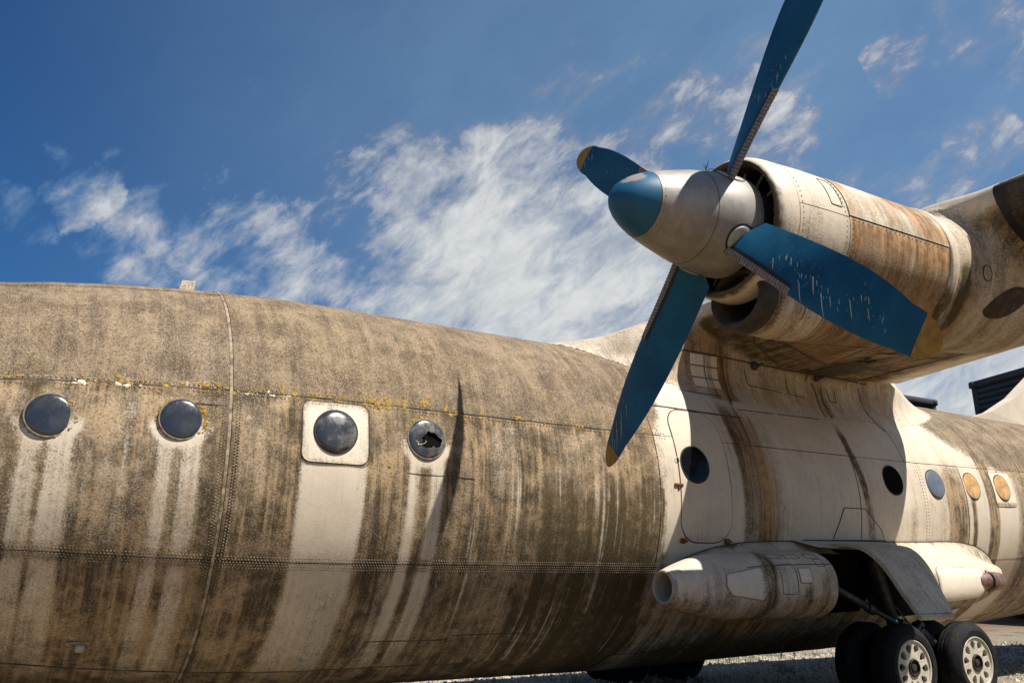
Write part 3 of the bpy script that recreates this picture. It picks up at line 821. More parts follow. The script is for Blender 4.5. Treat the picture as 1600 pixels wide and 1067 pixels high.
def nac_r(X): return np.interp(X, [7.0, 8.0, 8.8, 9.6, 10.4, 10.9], [.655, .655, .60, .46, .26, .05])
def nac_z(X): return np.interp(X, [7, 8.5, 9.5, 10.4], [AZ, AZ + .03, AZ + .14, AZ + .3])


def sd_nac(P):
    X, Y, Z = P[..., 0], P[..., 1], P[..., 2]
    d = np.hypot(Y - AY, Z - nac_z(X)) - nac_r(X)
    c = np.hypot(Y - AY, Z - np.interp(X, [5, 7, 8.5, 9.5], [2.42, 2.52, 2.85, 3.2])) - np.interp(X, [5, 7, 8.5, 9.5], [.36, .38, .30, .1])
    d = smin(d, c, .22)
    return np.maximum(d, np.maximum(7.06 - X, X - 10.9))


def sd_fus(P):
    X, Y, Z = P[..., 0], P[..., 1], P[..., 2]
    return np.hypot(Y - YC, Z - fz(X)) - fr(X)


def sd_upper(P):
    d = smin(sd_wing(P), sd_nac(P), .42)
    return smin(d, sd_fair(P), .10)


def sd_all(P): return smin(sd_upper(P), sd_fus(P), .26)


def nets(f, lo, hi, h):
    n = np.ceil((np.array(hi) - lo) / h).astype(int) + 1
    ax = [lo[i] + h * np.arange(n[i]) for i in range(3)]
    G = np.stack(np.meshgrid(*ax, indexing='ij'), -1); D = f(G); S = D < 0
    cs = np.zeros(n - 1, int)
    for dx in (0, 1):
        for dy in (0, 1):
            for dz in (0, 1): cs += S[dx:n[0] - 1 + dx, dy:n[1] - 1 + dy, dz:n[2] - 1 + dz]
    act = (cs > 0) & (cs < 8); idx = -np.ones(n - 1, int); idx[act] = np.arange(act.sum()); C = np.argwhere(act)
    V = np.zeros((len(C), 3)); W = np.zeros(len(C))
    co = np.array([(a, b, c) for a in (0, 1) for b in (0, 1) for c in (0, 1)])
    for a in range(8):
        for b in range(a + 1, 8):
            if np.abs(co[a] - co[b]).sum() != 1: continue
            ca = C + co[a]; cb = C + co[b]
            da = D[ca[:, 0], ca[:, 1], ca[:, 2]]; db = D[cb[:, 0], cb[:, 1], cb[:, 2]]
            m = (da < 0) != (db < 0); t = np.where(m, da / (da - db + 1e-12), 0)
            V += m[:, None] * (ca + t[:, None] * (cb - ca)); W += m
    V = V / W[:, None] * h + np.array(lo)
    F = []
    for axn in range(3):
        u, v = [(1, 2), (2, 0), (0, 1)][axn]
        sl0 = [slice(1, -1)] * 3; sl0[axn] = slice(0, -1); sl1 = list(sl0); sl1[axn] = slice(1, None)
        a = S[tuple(sl0)]; b = S[tuple(sl1)]; E = np.argwhere(a != b); sg = a[a != b]
        E[:, u] += 1; E[:, v] += 1
        o = np.zeros(3, int)
        def cell(du, dv):
            q = E.copy(); q[:, u] -= du; q[:, v] -= dv; return idx[q[:, 0], q[:, 1], q[:, 2]]
        Q = np.stack([cell(1, 1), cell(0, 1), cell(0, 0), cell(1, 0)], -1)
        Q[~sg] = Q[~sg][:, ::-1]; F.append(Q)
    F = np.vstack(F); F = F[(F >= 0).all(1)]
    for _ in range(3):
        e = 1e-3; d = f(V); g = np.stack([(f(V + e * np.eye(3)[i]) - f(V - e * np.eye(3)[i])) / (2 * e) for i in range(3)], -1)
        V = V - np.clip((d / ((g ** 2).sum(1) + 1e-6)), -h * .5, h * .5)[:, None] * g
    return V, F


V, F = nets(sd_all, [5.5, 2.44, .0], [14.6, 10.0, 4.05], .055)
C = V[F].mean(1)
keep = (sd_fus(C) > .0055) & (C[:, 1] < 9.95) & (C[:, 1] > 2.56) & (C[:, 2] > .9)
nacm = (C[:, 0] < 7.14) & (np.hypot(C[:, 1] - AY, C[:, 2] - AZ) < .62)
keep &= ~nacm
F = F[keep]; C = C[keep]
dw, dn, dfa = sd_wing(C), sd_nac(C), sd_fair(C)
own = np.where((dfa < np.minimum(dw, dn) + .0) | (C[:, 2] < 2.75) & (C[:, 1] > 6.5), 2, np.where(dn < dw - .02, 1, 0))
own = np.where((own == 2) & (C[:, 0] < 8.0) & (C[:, 1] < 7.75) & (C[:, 2] > 3.0), 0, own)


def upper_weather(P, who):
    X, Y, Z = P[:, 0], P[:, 1], P[:, 2]
    n = fbm(X * 1.4, Y * 1.4 + Z, 40); n2 = fbm(X * 5, Y * 5 + Z * 4, 41); st = fbm(X * 11, Z * .8 + Y * .3, 43)
    if who == 0:      # wing: streaks run chordwise underneath
        sc_ = fbm(Y * 7, X * .6, 44); sc2 = fbm(Y * 18, X * .8, 45)
        under = sst(wing_z(X, Y)[1] - Z, .12, .3)
        dirt_shade = .38 + .5 * (n2 - .5) + under * (.56 + .6 * (sc_ - .42) + .4 * (sc2 - .5) + .2 * (n - .5))
        moss_shade = .95 * sst(X, 8.5, 7.8) * sst(Y, 5.3, 6.0) * under * (.5 + .8 * (n2 - .2))
        moss_shade = np.maximum(moss_shade, .62 * under * sst(sc_, .52, .68) * sst(Y, 4.9, 6.0))
        rust = under * .85 * sst(fbm(Y * 3, X * 1.2, 46), .5, .72) * sst(Y, 5.2, 6)
        return dict(dirt_shade=np.clip(dirt_shade, 0, 1), moss_shade=np.clip(moss_shade, 0, 1), rust=np.clip(rust, 0, 1))
    if who == 1:
        ang = np.degrees(np.arctan2(Z - AZ, AY - Y))
        dirt_shade = .46 + .6 * (st - .42) + .2 * (n - .5) + .35 * bump_(X, 7.32, .12, .15) * sst(ang, 10, -40)
        moss_shade = .9 * bump_(X, 7.30 + .02 * (n2 - .5), .09, .1) * sst(ang, 5, -15) * sst(ang, -75, -50)
        rust = .75 * sst(n2, .5, .66) * bump_(X, 7.25, .2, .2) * sst(ang, -40, -58)
        return dict(dirt_shade=np.clip(dirt_shade, 0, 1), moss_shade=np.clip(moss_shade, 0, 1), rust=np.clip(rust, 0, 1))
    band = bump_(X, 7.95, .2, .25)
    dirt_shade = .24 + .3 * (n - .5) + .2 * (st - .5) + band * (.25 + .8 * (st - .45)) + .12 * sst(X, 7.9, 7.4) * sst(X, 7.0, 7.4) * (.6 + n2 - .5) * sst(Z, 2.1, 2.5) + .3 * bump_(X, 10.1, .1, .1) * sst(Z, 2.9, 2.5)
    upw = sst(Z, 2.15, 2.6) * sst(X, 12.6, 11.4) * sst(X, 6.9, 7.5)
    fwd = sst(X, 7.1, 6.6) * sst(Z, 3.2, 2.6)
    rust = .95 * bump_(X, 8.03, .20, .25) * (.3 + 1.0 * vn(X * 16, Z * 1.5, 6)) + .70 * bump_(X, 7.55, .35, .4) * sst(n2, .38, .65) * sst(Z, 1.9, 2.3)
    rust = rust + upw * .45 * sst(fbm(X * 3, Z * 2.2, 48), .35, .65) + .3 * sst(X, 12.2, 12.8) * sst(fbm(X * 3, Z * 3, 31), .5, .7)
    moss_shade = .6 * band * sst(st, .5, .66) + .5 * bump_(X, 10.04, .06, .08) * sst(Z, 2.5, 2.3)
    aft = sst(X, 12.6, 13.4)
    dirt_shade = dirt_shade + upw * (.20 + .5 * (fbm(X * 8, Z * .8, 47) - .4))
    dirt_shade = dirt_shade + .34 * sst(X, 7.8, 6.8) * (.4 + 1.2 * (n2 - .3))
    return dict(dirt_shade=np.clip(dirt_shade + fwd * .1 + aft * .35 * n, 0, 1), moss_shade=np.clip(moss_shade, 0, 1), rust=np.clip(rust, 0, 1), crust=np.clip(.10 * sst(X, 6.6, 6.1) + aft * .3, 0, 1))


def blended(P):
    dw, dn, df = sd_wing(P), sd_nac(P), sd_fair(P)
    W0, W1, W2 = upper_weather(P, 0), upper_weather(P, 1), upper_weather(P, 2); out = {}
    t1 = sst(dw - dn, -.22, .22); t2 = sst(np.minimum(dw, dn) - df, -.10, .10); t2 = np.maximum(t2, sst(P[:, 2], 2.78, 2.70) * (P[:, 1] > 6.5))
    for k_ in ('dirt_shade', 'moss_shade', 'rust', 'crust'):
        z = np.zeros(len(P)); out[k_] = (W0.get(k_, z) * (1 - t1) + W1.get(k_, z) * t1) * (1 - t2) + W2.get(k_, z) * t2
    return out


upper_parts = {}
for k, nm in ((0, 'wing'), (1, 'engine_nacelle'), (2, 'wing_fairing')):
    f = F[own == k]; u, inv = np.unique(f, return_inverse=True)
    upper_parts[k] = part(nm, V[u], inv.reshape(-1, 4), SKIN, aircraft, blended(V[u]))
wing, nacelle, fairing = upper_parts[0], upper_parts[1], upper_parts[2]

# outer wing, lofted, and the flap along the trailing edge
ys = np.concatenate([np.linspace(2.56, 2.0, 6), np.linspace(1.7, -8.0, 24)])
tq = (1 - np.cos(np.linspace(0, np.pi, 40))) / 2 * (XH - XLE)
A, B = np.meshgrid(ys, np.concatenate([tq[::-1], tq[1:]]), indexing='ij')
X_ = XLE + B; lo, hi = wing_z(X_, A); upm = np.arange(A.shape[1]) < len(tq)
Vw = np.stack([X_, A, np.where(upm[None, :], hi, lo)], -1).reshape(-1, 3)
part('outer_wing', Vw, grid_faces(len(ys), A.shape[1], True), SKIN, aircraft, blended(Vw))
for y0, y1 in ((8.06, 4.9), (4.88, -3.0), (-3.02, -8)):
    ys = np.linspace(y0, y1, 40); tq = np.linspace(0, 1, 16)
    A, B = np.meshgrid(ys, np.concatenate([tq[::-1], tq[1:]]), indexing='ij')
    xe = xte(A); X_ = XH + .012 + B * (xe - XH - .012); lo, hi = wing_z(np.minimum(X_, xe - .02), A)
    upm = np.arange(A.shape[1]) < len(tq)
    Vw = np.stack([X_, A, np.where(upm[None, :], hi - .004, lo + .004)], -1).reshape(-1, 3)
    n_ = A.shape[1]; Fq = grid_faces(len(ys), n_, True).tolist() + [list(range(n_)), list(range((len(ys) - 1) * n_, len(ys) * n_))[::-1]]
    part('flap', Vw, Fq, SKIN, wing, upper_weather(Vw, 0))


def SU(u, v, off=0.):
    """underside of the wing: u = x, v = y"""
    u, v = np.broadcast_arrays(np.asarray(u, float), np.asarray(v, float))
    P = np.stack([u, v, np.full(u.shape, 2.2)], -1)
    z0 = np.full(u.shape, 1.6); z1 = wing_z(u, v)[0] + .02
    for _ in range(26):
        zm = (z0 + z1) / 2; P[..., 2] = zm; ins = sd_upper(P) < 0
        z1 = np.where(ins, zm, z1); z0 = np.where(ins, z0, zm)
    P[..., 2] = z1 - off; return P


def under_line(pts, wd=.016, name='seam_line', mat=SEAMM): return line_strip(pts, wd, .001, name, mat, wing, .004, SU)


# dark de-icing boot round the outer leading edge
ys = np.concatenate([np.linspace(3.80, 2.4, 40), np.linspace(2.3, -8, 50)]); tb_ = np.concatenate([np.linspace(.03, 0, 6)[:-1] , np.linspace(0, .52, 30)])
A, B = np.meshgrid(ys, np.arange(len(tb_)), indexing='ij'); T_ = tb_[B]; X_ = XLE + T_; lo, hi = wing_z(X_, A)
Zs = np.where(B < 5, hi + .004, lo - .006)
_near = (B > 8) & (A > 2.4); Zs[_near] = np.minimum(Zs[_near], SU(X_[_near], A[_near])[:, 2] - .018); Xs = X_ - (.006 + .03 * sst(A, 3.3, 3.7)) * np.exp(-T_ * 30)
bo = part('deicing_boot', np.stack([Xs, A, Zs], -1).reshape(-1, 3), grid_faces(len(ys), len(tb_), False), simple('worn_black_boot', (.045, .036, .028), .85, var=.7, scale=4, bump=.6, wear=(.13, .102, .075)), wing)
part('leading_edge_joint', np.stack([Xs[:1].repeat(2, 0), np.array([3.78, 3.85])[:, None] + 0 * Xs[:1].repeat(2, 0), Zs[:1].repeat(2, 0) - .006], -1).reshape(-1, 3), grid_faces(2, len(tb_), False), BLACKR, wing)


# ------------------------------------------------------------------ engine barrel
def nac_polar(X, ang):
    """radius of the barrel with its chin, ang in degrees: 0 = towards camera, -90 = down"""
    a = np.radians(ang); r = np.interp(X, [4.8, 5.05, 5.4, 7.2], [.60, .632, .648, .655])
    cz = np.interp(X, [4.95, 5.4, 6.2, 7.1], [.62, .56, .46, .40]); cr = np.interp(X, [4.95, 5.4, 6.2, 7.1], [.27, .34, .38, .385])
    phi = np.abs(((ang + 90 + 180) % 360) - 180); ph = np.radians(phi)
    q = cr ** 2 - (cz * np.sin(ph)) ** 2
    rc = np.where((q > 0) & (phi < 90), cz * np.cos(ph) + np.sqrt(np.maximum(q, 0)), 0)
    k = .10; h = np.clip(.5 + .5 * (rc - r) / k, 0, 1)
    return r * (1 - h) + rc * h + k * h * (1 - h)


def NB(u, v, off=0.):
    u, v = np.broadcast_arrays(np.asarray(u, float), np.asarray(v, float)); ang = v / .65 * 180 / math.pi
    r = nac_polar(u, ang) + off; a = np.radians(ang)
    return np.stack([u, AY - r * np.cos(a), AZ + r * np.sin(a)], -1)


def nac_weather(X, ang):
    n = fbm(X * 2, ang * .02, 70); n2 = fbm(X * 6, ang * .08, 71); st = fbm(X * 14, ang * .012, 72); st2 = fbm(X * 34, ang * .016, 73)
    sh = sst(ang, 60, -10)
    dirt_shade = .22 + .18 * (n - .4) + sh * (.55 * (st - .48) + .3 * (st2 - .5)) + .25 * sst(ang, -10, -50)
    dirt_shade = dirt_shade + .35 * bump_(X, 5.14, .04, .05) * sst(ang, 10, -20) * (.3 + n2)
    aft = sst(X, 5.66, 5.70)
    dirt_shade = dirt_shade + aft * (.10 + .18 * sh + .25 * sst(ang, -12, -30) * (.5 + n2 - .5))
    rust = aft * (sst(ang, 3.6, 1.5) * sst(ang, -34, 1) * (.62 + .75 * (st - .3) + .5 * (st2 - .5)) + .30 * sst(ang, -2, -40) * (st + .3) + .35 * sst(n, .45, .65) * sst(ang, -40, 0)
                  + .45 * sst(n2, .5, .7) * sst(X, 6.9, 7.1) * sst(ang, 10, -5) + .62 * sst(ang, 3.6, 10) * sst(n, .30, .7) + .5 * bump_(X, 5.73, .04, .05) * sst(ang, 25, 45))
    rust = rust + aft * .8 * sst(X, 6.6, 6.95) * sst(ang, -42, -58) + .35 * bump_(X, 5.64, .05, .06) * sst(n2, .5, .7) * sst(ang, 10, 30)
    rust = rust + aft * (.26 + .3 * (n - .4)) * sst(ang, 100, 40)
    moss_shade = .6 * sst(X, 5.0, 4.93) * sst(ang, 50, -10) + .3 * sst(X, 6.85, 7.05) * sst(ang, -10, -40)
    return dict(dirt_shade=np.clip(dirt_shade, 0, 1), rust=np.clip(rust, 0, 1), moss_shade=np.clip(moss_shade, 0, 1))


def barrel(name, x0, x1, a0, a1, off, parent, label=None, nx=None):
    nx = nx or int((x1 - x0) / .02) + 2; na = int((a1 - a0) / 1.6) + 2; full = a1 - a0 >= 359
    xs_ = np.linspace(x0, x1, nx); an = np.linspace(a0, a1, na + 1)[:-1] if full else np.linspace(a0, a1, na)
    A, B = np.meshgrid(xs_, an, indexing='ij')
    P = NB(A, B * math.pi / 180 * .65, off + .003 * (fbm(A * 3, B * .03, 99, 2) - .5)); at = nac_weather(A.ravel(), B.ravel())
    # returned edges for thickness
    P0 = NB(A[:1], B[:1] * math.pi / 180 * .65, off - .02); P1 = NB(A[-1:], B[-1:] * math.pi / 180 * .65, off - .02)
    P = np.concatenate([P0, P, P1]); at = {k: np.concatenate([v.reshape(A.shape)[:1], v.reshape(A.shape), v.reshape(A.shape)[-1:]]).ravel() for k, v in at.items()}
    Vv = P.reshape(-1, 3); Fv = grid_faces(nx + 2, len(an), True, full)
    o = part(name, Vv, Fv, SKIN, parent, at, label=label); auto_smooth(o, 40); return o


# dark inner drum so that gaps read as gaps
xs_ = np.linspace(5.0, 7.3, 30); an = np.linspace(0, 360, 91)[:-1]; A, B = np.meshgrid(xs_, an, indexing='ij')
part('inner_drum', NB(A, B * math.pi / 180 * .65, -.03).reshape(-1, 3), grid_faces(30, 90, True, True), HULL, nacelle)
barrel('cowl_panel', 5.075, 5.655, 3.0, 179.0, .0, nacelle, 'pale upper cowl panel behind the lip')
barrel('cowl_panel', 5.075, 5.655, -180.4, 2.2, .002, nacelle)
barrel('cowl_panel', 5.667, 7.065, 4.2, 170, .007, nacelle, 'upper cowl door with rusty lower edge')
barrel('cowl_panel', 5.667, 7.065, -60, 3.3, .0, nacelle, 'rust-stained lower cowl door')
barrel('cowl_panel', 5.667, 7.065, -189, -60.9, .003, nacelle)
# raised ring where the barrel meets the wing fairing
an = np.linspace(0, 360, 121)[:-1]; RG = []
for x, o in ((7.04, -.01), (7.045, .016), (7.07, .02), (7.13, .02), (7.155, .014), (7.16, -.02)): RG.append(NB(np.full(120, x), an * math.pi / 180 * .65, o))
part('nacelle_ring', np.vstack(RG), grid_faces(6, 120, True, True), SKIN, nacelle, dict(dirt_shade=np.full(720, .3), moss_shade=np.tile(.8 * sst(an - 360 * (an > 180), -15, -40), 6)))
# air intake lip, turned in
lip = [(5.07, .0), (5.03, .0), (4.97, -.004), (4.92, -.014), (4.88, -.028), (4.855, -.046), (4.85, -.062), (4.857, -.078), (4.89, -.092), (4.97, -.10), (5.3, -.105)]
RG = []
for x, o in lip:
    P = np.stack([np.full(120, x), AY - (.634 + o) * np.cos(np.radians(an)), AZ + (.634 + o) * np.sin(np.radians(an))], -1); RG.append(P)
at = {}
L_ = np.repeat([x for x, o in lip], 120); O_ = np.repeat([o for x, o in lip], 120); AN = np.tile(an - 360 * (an > 180), len(lip))
at['dirt_shade'] = np.clip(.10 + .45 * (O_ < -.05) + .3 * vn(L_ * 20, AN * .05, 3) * sst(AN, 30, -20), 0, 1); at['moss_shade'] = np.clip(.95 * sst(O_, -.03, -.065) + .6 * sst(AN, 40, 0) * sst(L_, 4.95, 4.88), 0, 1)  # inside and lower edge of the lip made darker
part('cowl_lip', np.vstack(RG), grid_faces(len(lip), 120, True, True), SKIN, nacelle, at)
mb = MB(); mb.lathe([(5.27, .535), (5.27, .01)], (0, AY, AZ), 'x', 48); mb.build('firewall', DARK, nacelle, smooth=False)
# gearbox neck and struts seen inside the inlet
mb = MB(); mb.lathe([(4.86, .40), (5.0, .40), (5.27, .36)], (0, AY, AZ), 'x', 40); mb.build('gearbox_neck', HULL, nacelle)
mb = MB()
for a in range(0, 360, 24):
    a = math.radians(a + 8); e = np.array([0, -math.cos(a), math.sin(a)]); mb = MB(); mb.tube([np.array([5.05, AY, AZ]) + e * .38, np.array([5.08, AY, AZ]) + e * .53], .012, 6); mb.build('inlet_vane', CUFF, nacelle)

# oil-cooler intake under the chin
def oval(x, cy, cz, ry, rz, n=48):
    a = np.arange(n) * 2 * np.pi / n; return np.stack([np.full(n, x), cy + ry * np.cos(a), cz + rz * np.sin(a)], -1)


ch = [oval(5.10, AY, AZ - .60, .325, .30), oval(5.02, AY, AZ - .61, .318, .285), oval(4.95, AY, AZ - .62, .30, .262), oval(4.925, AY, AZ - .62, .28, .24), oval(4.93, AY, AZ - .62, .255, .215), oval(5.0, AY, AZ - .61, .235, .195), oval(5.35, AY, AZ - .58, .22, .18)]
part('chin_intake', np.vstack(ch), grid_faces(7, 48, True, True), simple('dark_intake_rubber', (.045, .038, .032), .7, var=.4, scale=8), nacelle)
part('intake_core', np.vstack([oval(5.3, AY, AZ - .58, .225, .185), oval(5.3, AY, AZ - .58, .01, .01)]), grid_faces(2, 48, True, True), DARK, nacelle, smooth=False)
# curved joints on the chin
line_strip([(5.42, -1.02 + .1 * k) for k in range(-5, 8)], .012, .002, 'seam_line', SEAMM, nacelle, .003, NB)
line_strip([(5.1, -1.28), (5.42, -1.20), (5.9, -1.1), (6.6, -1.0)], .01, .004, 'seam_line', SEAMM, nacelle, .002, NB)
# small hatch on the upper cowl
pt = subdivide_loop(rrect(5.53, .27, .07, .16, .02), .02)
ring_path(pt, NB, .001, .009, 'hatch_outline', SEAMM, nacelle, .003)
rivets(np.vstack([col(5.62, -.6, .7, .045), col(5.70, -.6, .02, .045), row(5.72, 7.0, .075, .06), row(5.72, 7.0, .02, .06), col(5.11, -.6, .7, .05)]), NB, .003, .006, nacelle)
# exhaust outlet low on the outboard side, with access cover
def SN(u, v, off=0.):
    """nacelle/wing blend seen from outboard: u = x, v = angle metres round the nacelle axis (r .65)"""
    u, v = np.broadcast_arrays(np.asarray(u, float), np.asarray(v, float)); a = v / .65
    dr = np.stack([0 * a, -np.cos(a), np.sin(a)], -1); t0 = np.full(u.shape, .2); t1 = np.full(u.shape, 1.6)
    O = np.stack([u, np.full(u.shape, AY), np.full(u.shape, AZ)], -1)
    for _ in range(26):
        tm = (t0 + t1) / 2; ins = sd_upper(O + dr * tm[..., None]) < 0; t0 = np.where(ins, tm, t0); t1 = np.where(ins, t1, tm)
    return O + dr * (t0 + off)[..., None]


ex = subdivide_loop(np.array([(8.04 + .34 * math.cos(a), -.31 + .15 * math.sin(a) * abs(math.sin(a)) ** .4 + .13 * math.cos(a)) for a in np.linspace(0, 2 * np.pi, 40)[:-1]]), .03)
V_, F_, UV = patch(ex, SN, .008, rings=8); part('exhaust_outlet', V_, F_, simple('sooty_brown', (.055, .036, .026), .8, var=.5, scale=9), nacelle)
ac = np.array([(7.62 + .07 * math.cos(a), -.09 + .075 * math.sin(a)) for a in np.linspace(0, 2 * np.pi, 25)[:-1]])
V_, F_, UV = patch(ac, SN, .006, rings=4); part('filler_cap', V_, F_, SKIN, nacelle, dict(dirt_shade=np.full(len(V_), .55)))
ring_path(ac, SN, .0, .009, 'cap_rim', SEAMM, nacelle, .008)

# underside panels of the wing
def wing_panel(pts, mat, at, name='access_panel', off=.006, label=None):
    o = subdivide_loop(np.array(pts), .05); V_, F_, UV = patch(o, SU, off, rings=8)
    return part(name, V_, [f[::-1] for f in F_], mat, wing, {k: f(UV[:, 0], UV[:, 1]) for k, f in at.items()}, label=label)


PTS_UNDER = None

# ------------------------------------------------------------------ propeller
PX, PY, PZ, PH = 4.6926, 4.6775, 2.9096, .6905
prof = [(3.655, .003), (3.665, .035), (3.69, .082), (3.73, .132), (3.78, .174), (3.84, .211), (3.90, .241), (3.955, .263)]
prof2 = [(3.957, .264), (4.02, .286), (4.12, .316), (4.25, .351), (4.38, .383), (4.52, .410), (4.65, .429), (4.75, .437), (4.84, .440), (4.875, .438), (4.88, .425), (4.88, .36)]
def lath(pr, n=96):
    an = np.arange(n) * 2 * np.pi / n
    return np.vstack([np.c_[np.full(n, x), PY - r * np.cos(an), PZ + r * np.sin(an)] for x, r in pr]), grid_faces(len(pr), n, True, True), np.tile(np.degrees(an), len(pr))


def dens(pr, k=4):
    pr = np.array(pr); t = np.arange(len(pr)); tt_ = np.linspace(0, len(pr) - 1, (len(pr) - 1) * k + 1)
    return np.c_[np.interp(tt_, t, pr[:, 0]), np.interp(tt_, t, pr[:, 1])]


V_, F_, an_ = lath(prof, 96); xx = V_[:, 0]
spc = part('spinner_tip', V_, F_, TIPBLUE, aircraft, dict(worn=np.clip(.95 * np.exp(-(((an_ - 58) / 30) ** 2)) * bump_(xx, 3.80, .10, .1) + .5 * bump_(xx, 3.955, .02, .03) * sst(np.cos(np.radians(an_ - 80)), -.2, .6), 0, 1)), label='blue spinner nose with worn patch')
V_, F_, an_ = lath(prof2, 96); spb = part('spinner', V_, F_, SPIN, aircraft); auto_smooth(spb, 50)

KS = np.array([.35, .9, 1.4, 1.9, 2.25]); WL = np.array([.162, .1752, .2027, .195, .1362]); WT = np.array([.215, .2352, .2386, .1994, .1059])
def cub(s, K, W):
    c = np.polyfit(K, W, 4); return np.polyval(c, s)


S_TIP = 2.41
def widths(s):
    s = np.asarray(s, float)
    a = np.where(s < 2.1, cub(s, KS, WL), 0); b = np.where(s < 2.1, cub(s, KS, WT), 0)
    a21, b21 = cub(2.1, KS, WL), cub(2.1, KS, WT)
    q = np.clip((s - 2.1) / (S_TIP - 2.1), 0, 1); e = np.sqrt(np.clip(1 - q ** 2.4, 0, 1))
    a = np.where(s < 2.1, a, a21 * e - .06 * q * 0); b = np.where(s < 2.1, b, b21 * e)
    root = sst(s, .36, .50); b = b * (.45 + .55 * root)          # corner cut away at the root
    return a, b


def blade_pt(k, s, c, side, off=0.):
    """c: -1 trailing .. 1 leading edge; side +1 = face towards the front"""
    a = PH + k * math.pi / 2
    er = np.array([0, math.cos(a), math.sin(a)]); t = np.array([0, -math.sin(a), math.cos(a)]); ax = np.array([-1., 0, 0])
    be = .6907 - .3693 * s - .0075 * s * s
    wl, wt = widths(s); w_ = np.where(c > 0, wl, wt) * c
    mid_ = (wl - wt) / 2; half = (wl + wt) / 2 + 1e-6
    u = np.clip((w_ - mid_) / half, -1, 1)                       # -1..1 over the chord
    x = np.clip((1 - u) / 2, 0, 1)                               # 0 at leading edge
    th = np.interp(s, [.3, .5, 1., 1.6, 2.2, 2.41], [.20, .155, .11, .085, .06, .04])
    yt = 5 * th * (2 * half) * (.2969 * np.sqrt(x) - .126 * x - .3516 * x ** 2 + .2843 * x ** 3 - .1036 * x ** 4)
    nrm = -(np.sin(be)[..., None] * t - np.cos(be)[..., None] * ax)
    nrm = np.cos(be)[..., None] * ax - np.sin(be)[..., None] * t
    cd = np.cos(be)[..., None] * t + np.sin(be)[..., None] * ax
    return np.array([PX, PY, PZ]) + s[..., None] * er + w_[..., None] * cd + (yt * side + off)[..., None] * nrm


def blade_loft(k, s0, s1, ns, nc=44, c0=-1., c1=1., off=0., cut=0.):
    cc = np.sin(np.linspace(-np.pi / 2, np.pi / 2, nc)) * (c1 - c0) / 2 + (c0 + c1) / 2
    c = np.concatenate([cc, cc[::-1][1:-1]]); sd = np.concatenate([np.ones(nc), -np.ones(nc - 2)])
    s = np.linspace(s0, s1, ns); S, Cc = np.meshgrid(s, c, indexing='ij'); Sd = np.broadcast_to(sd, S.shape)
    if cut: S = S + cut * Cc * (1 - np.abs((S - s0) / (s1 - s0)) if cut > 0 else 1)
    P = blade_pt(k, S, Cc, Sd, off * Sd)
    return P, S, Cc, Sd


down = np.array([0, 0, -1.])
# droppings: (s, c, length) per blade; they ran down as the blade stands now
DROP = {2: [(.86, .05, .19, .012), (.95, -.22, .05, .02), (1.0, -.25, .06, .012), (1.05, -.3, .08, .012), (1.08, -.2, .04, .01), (1.18, .05, .05, .016), (1.22, .02, .05, .014), (1.28, -.05, .11, .02), (1.20, .35, .22, .011), (1.33, .0, .03, .012),
            (1.42, .30, .13, .013), (1.45, .05, .05, .008), (1.5, .25, .05, .008), (1.58, .2, .06, .008), (1.66, .05, .09, .012), (1.72, -.25, .04, .01), (1.82, .02, .08, .009), (1.9, .1, .08, .009), (1.95, .1, .03, .008), (1.78, -.3, .04, .008)],
        3: [(1.9, .45, .16, .007), (1.95, .3, .18, .006), (2.05, .35, .14, .007), (2.0, .6, .12, .006), (1.8, .3, .12, .004), (2.15, .2, .12, .006), (2.12, .6, .14, .008)],
        1: [(1.12, .35, .06, .01), (1.2, .5, .06, .008), (1.27, .55, .06, .007), (1.35, .45, .05, .007), (1.08, -.1, .05, .008), (1.1, -.2, .05, .008), (.62, -.3, .04, .016), (1.3, .0, .02, .01), (1.42, .5, .05, .008)],
        0: [(2.15, .4, .05, .01), (2.2, .2, .05, .01), (1.9, .3, .04, .008), (1.75, .0, .03, .006), (2.22, -.2, .05, .008)]}
blade_labels = ['blue blade with ochre tip pointing away behind the spinner', 'blue blade rising out of the top of the picture', 'blue blade streaked with white droppings, ochre tip', 'blue blade hanging down in front of the fuselage']
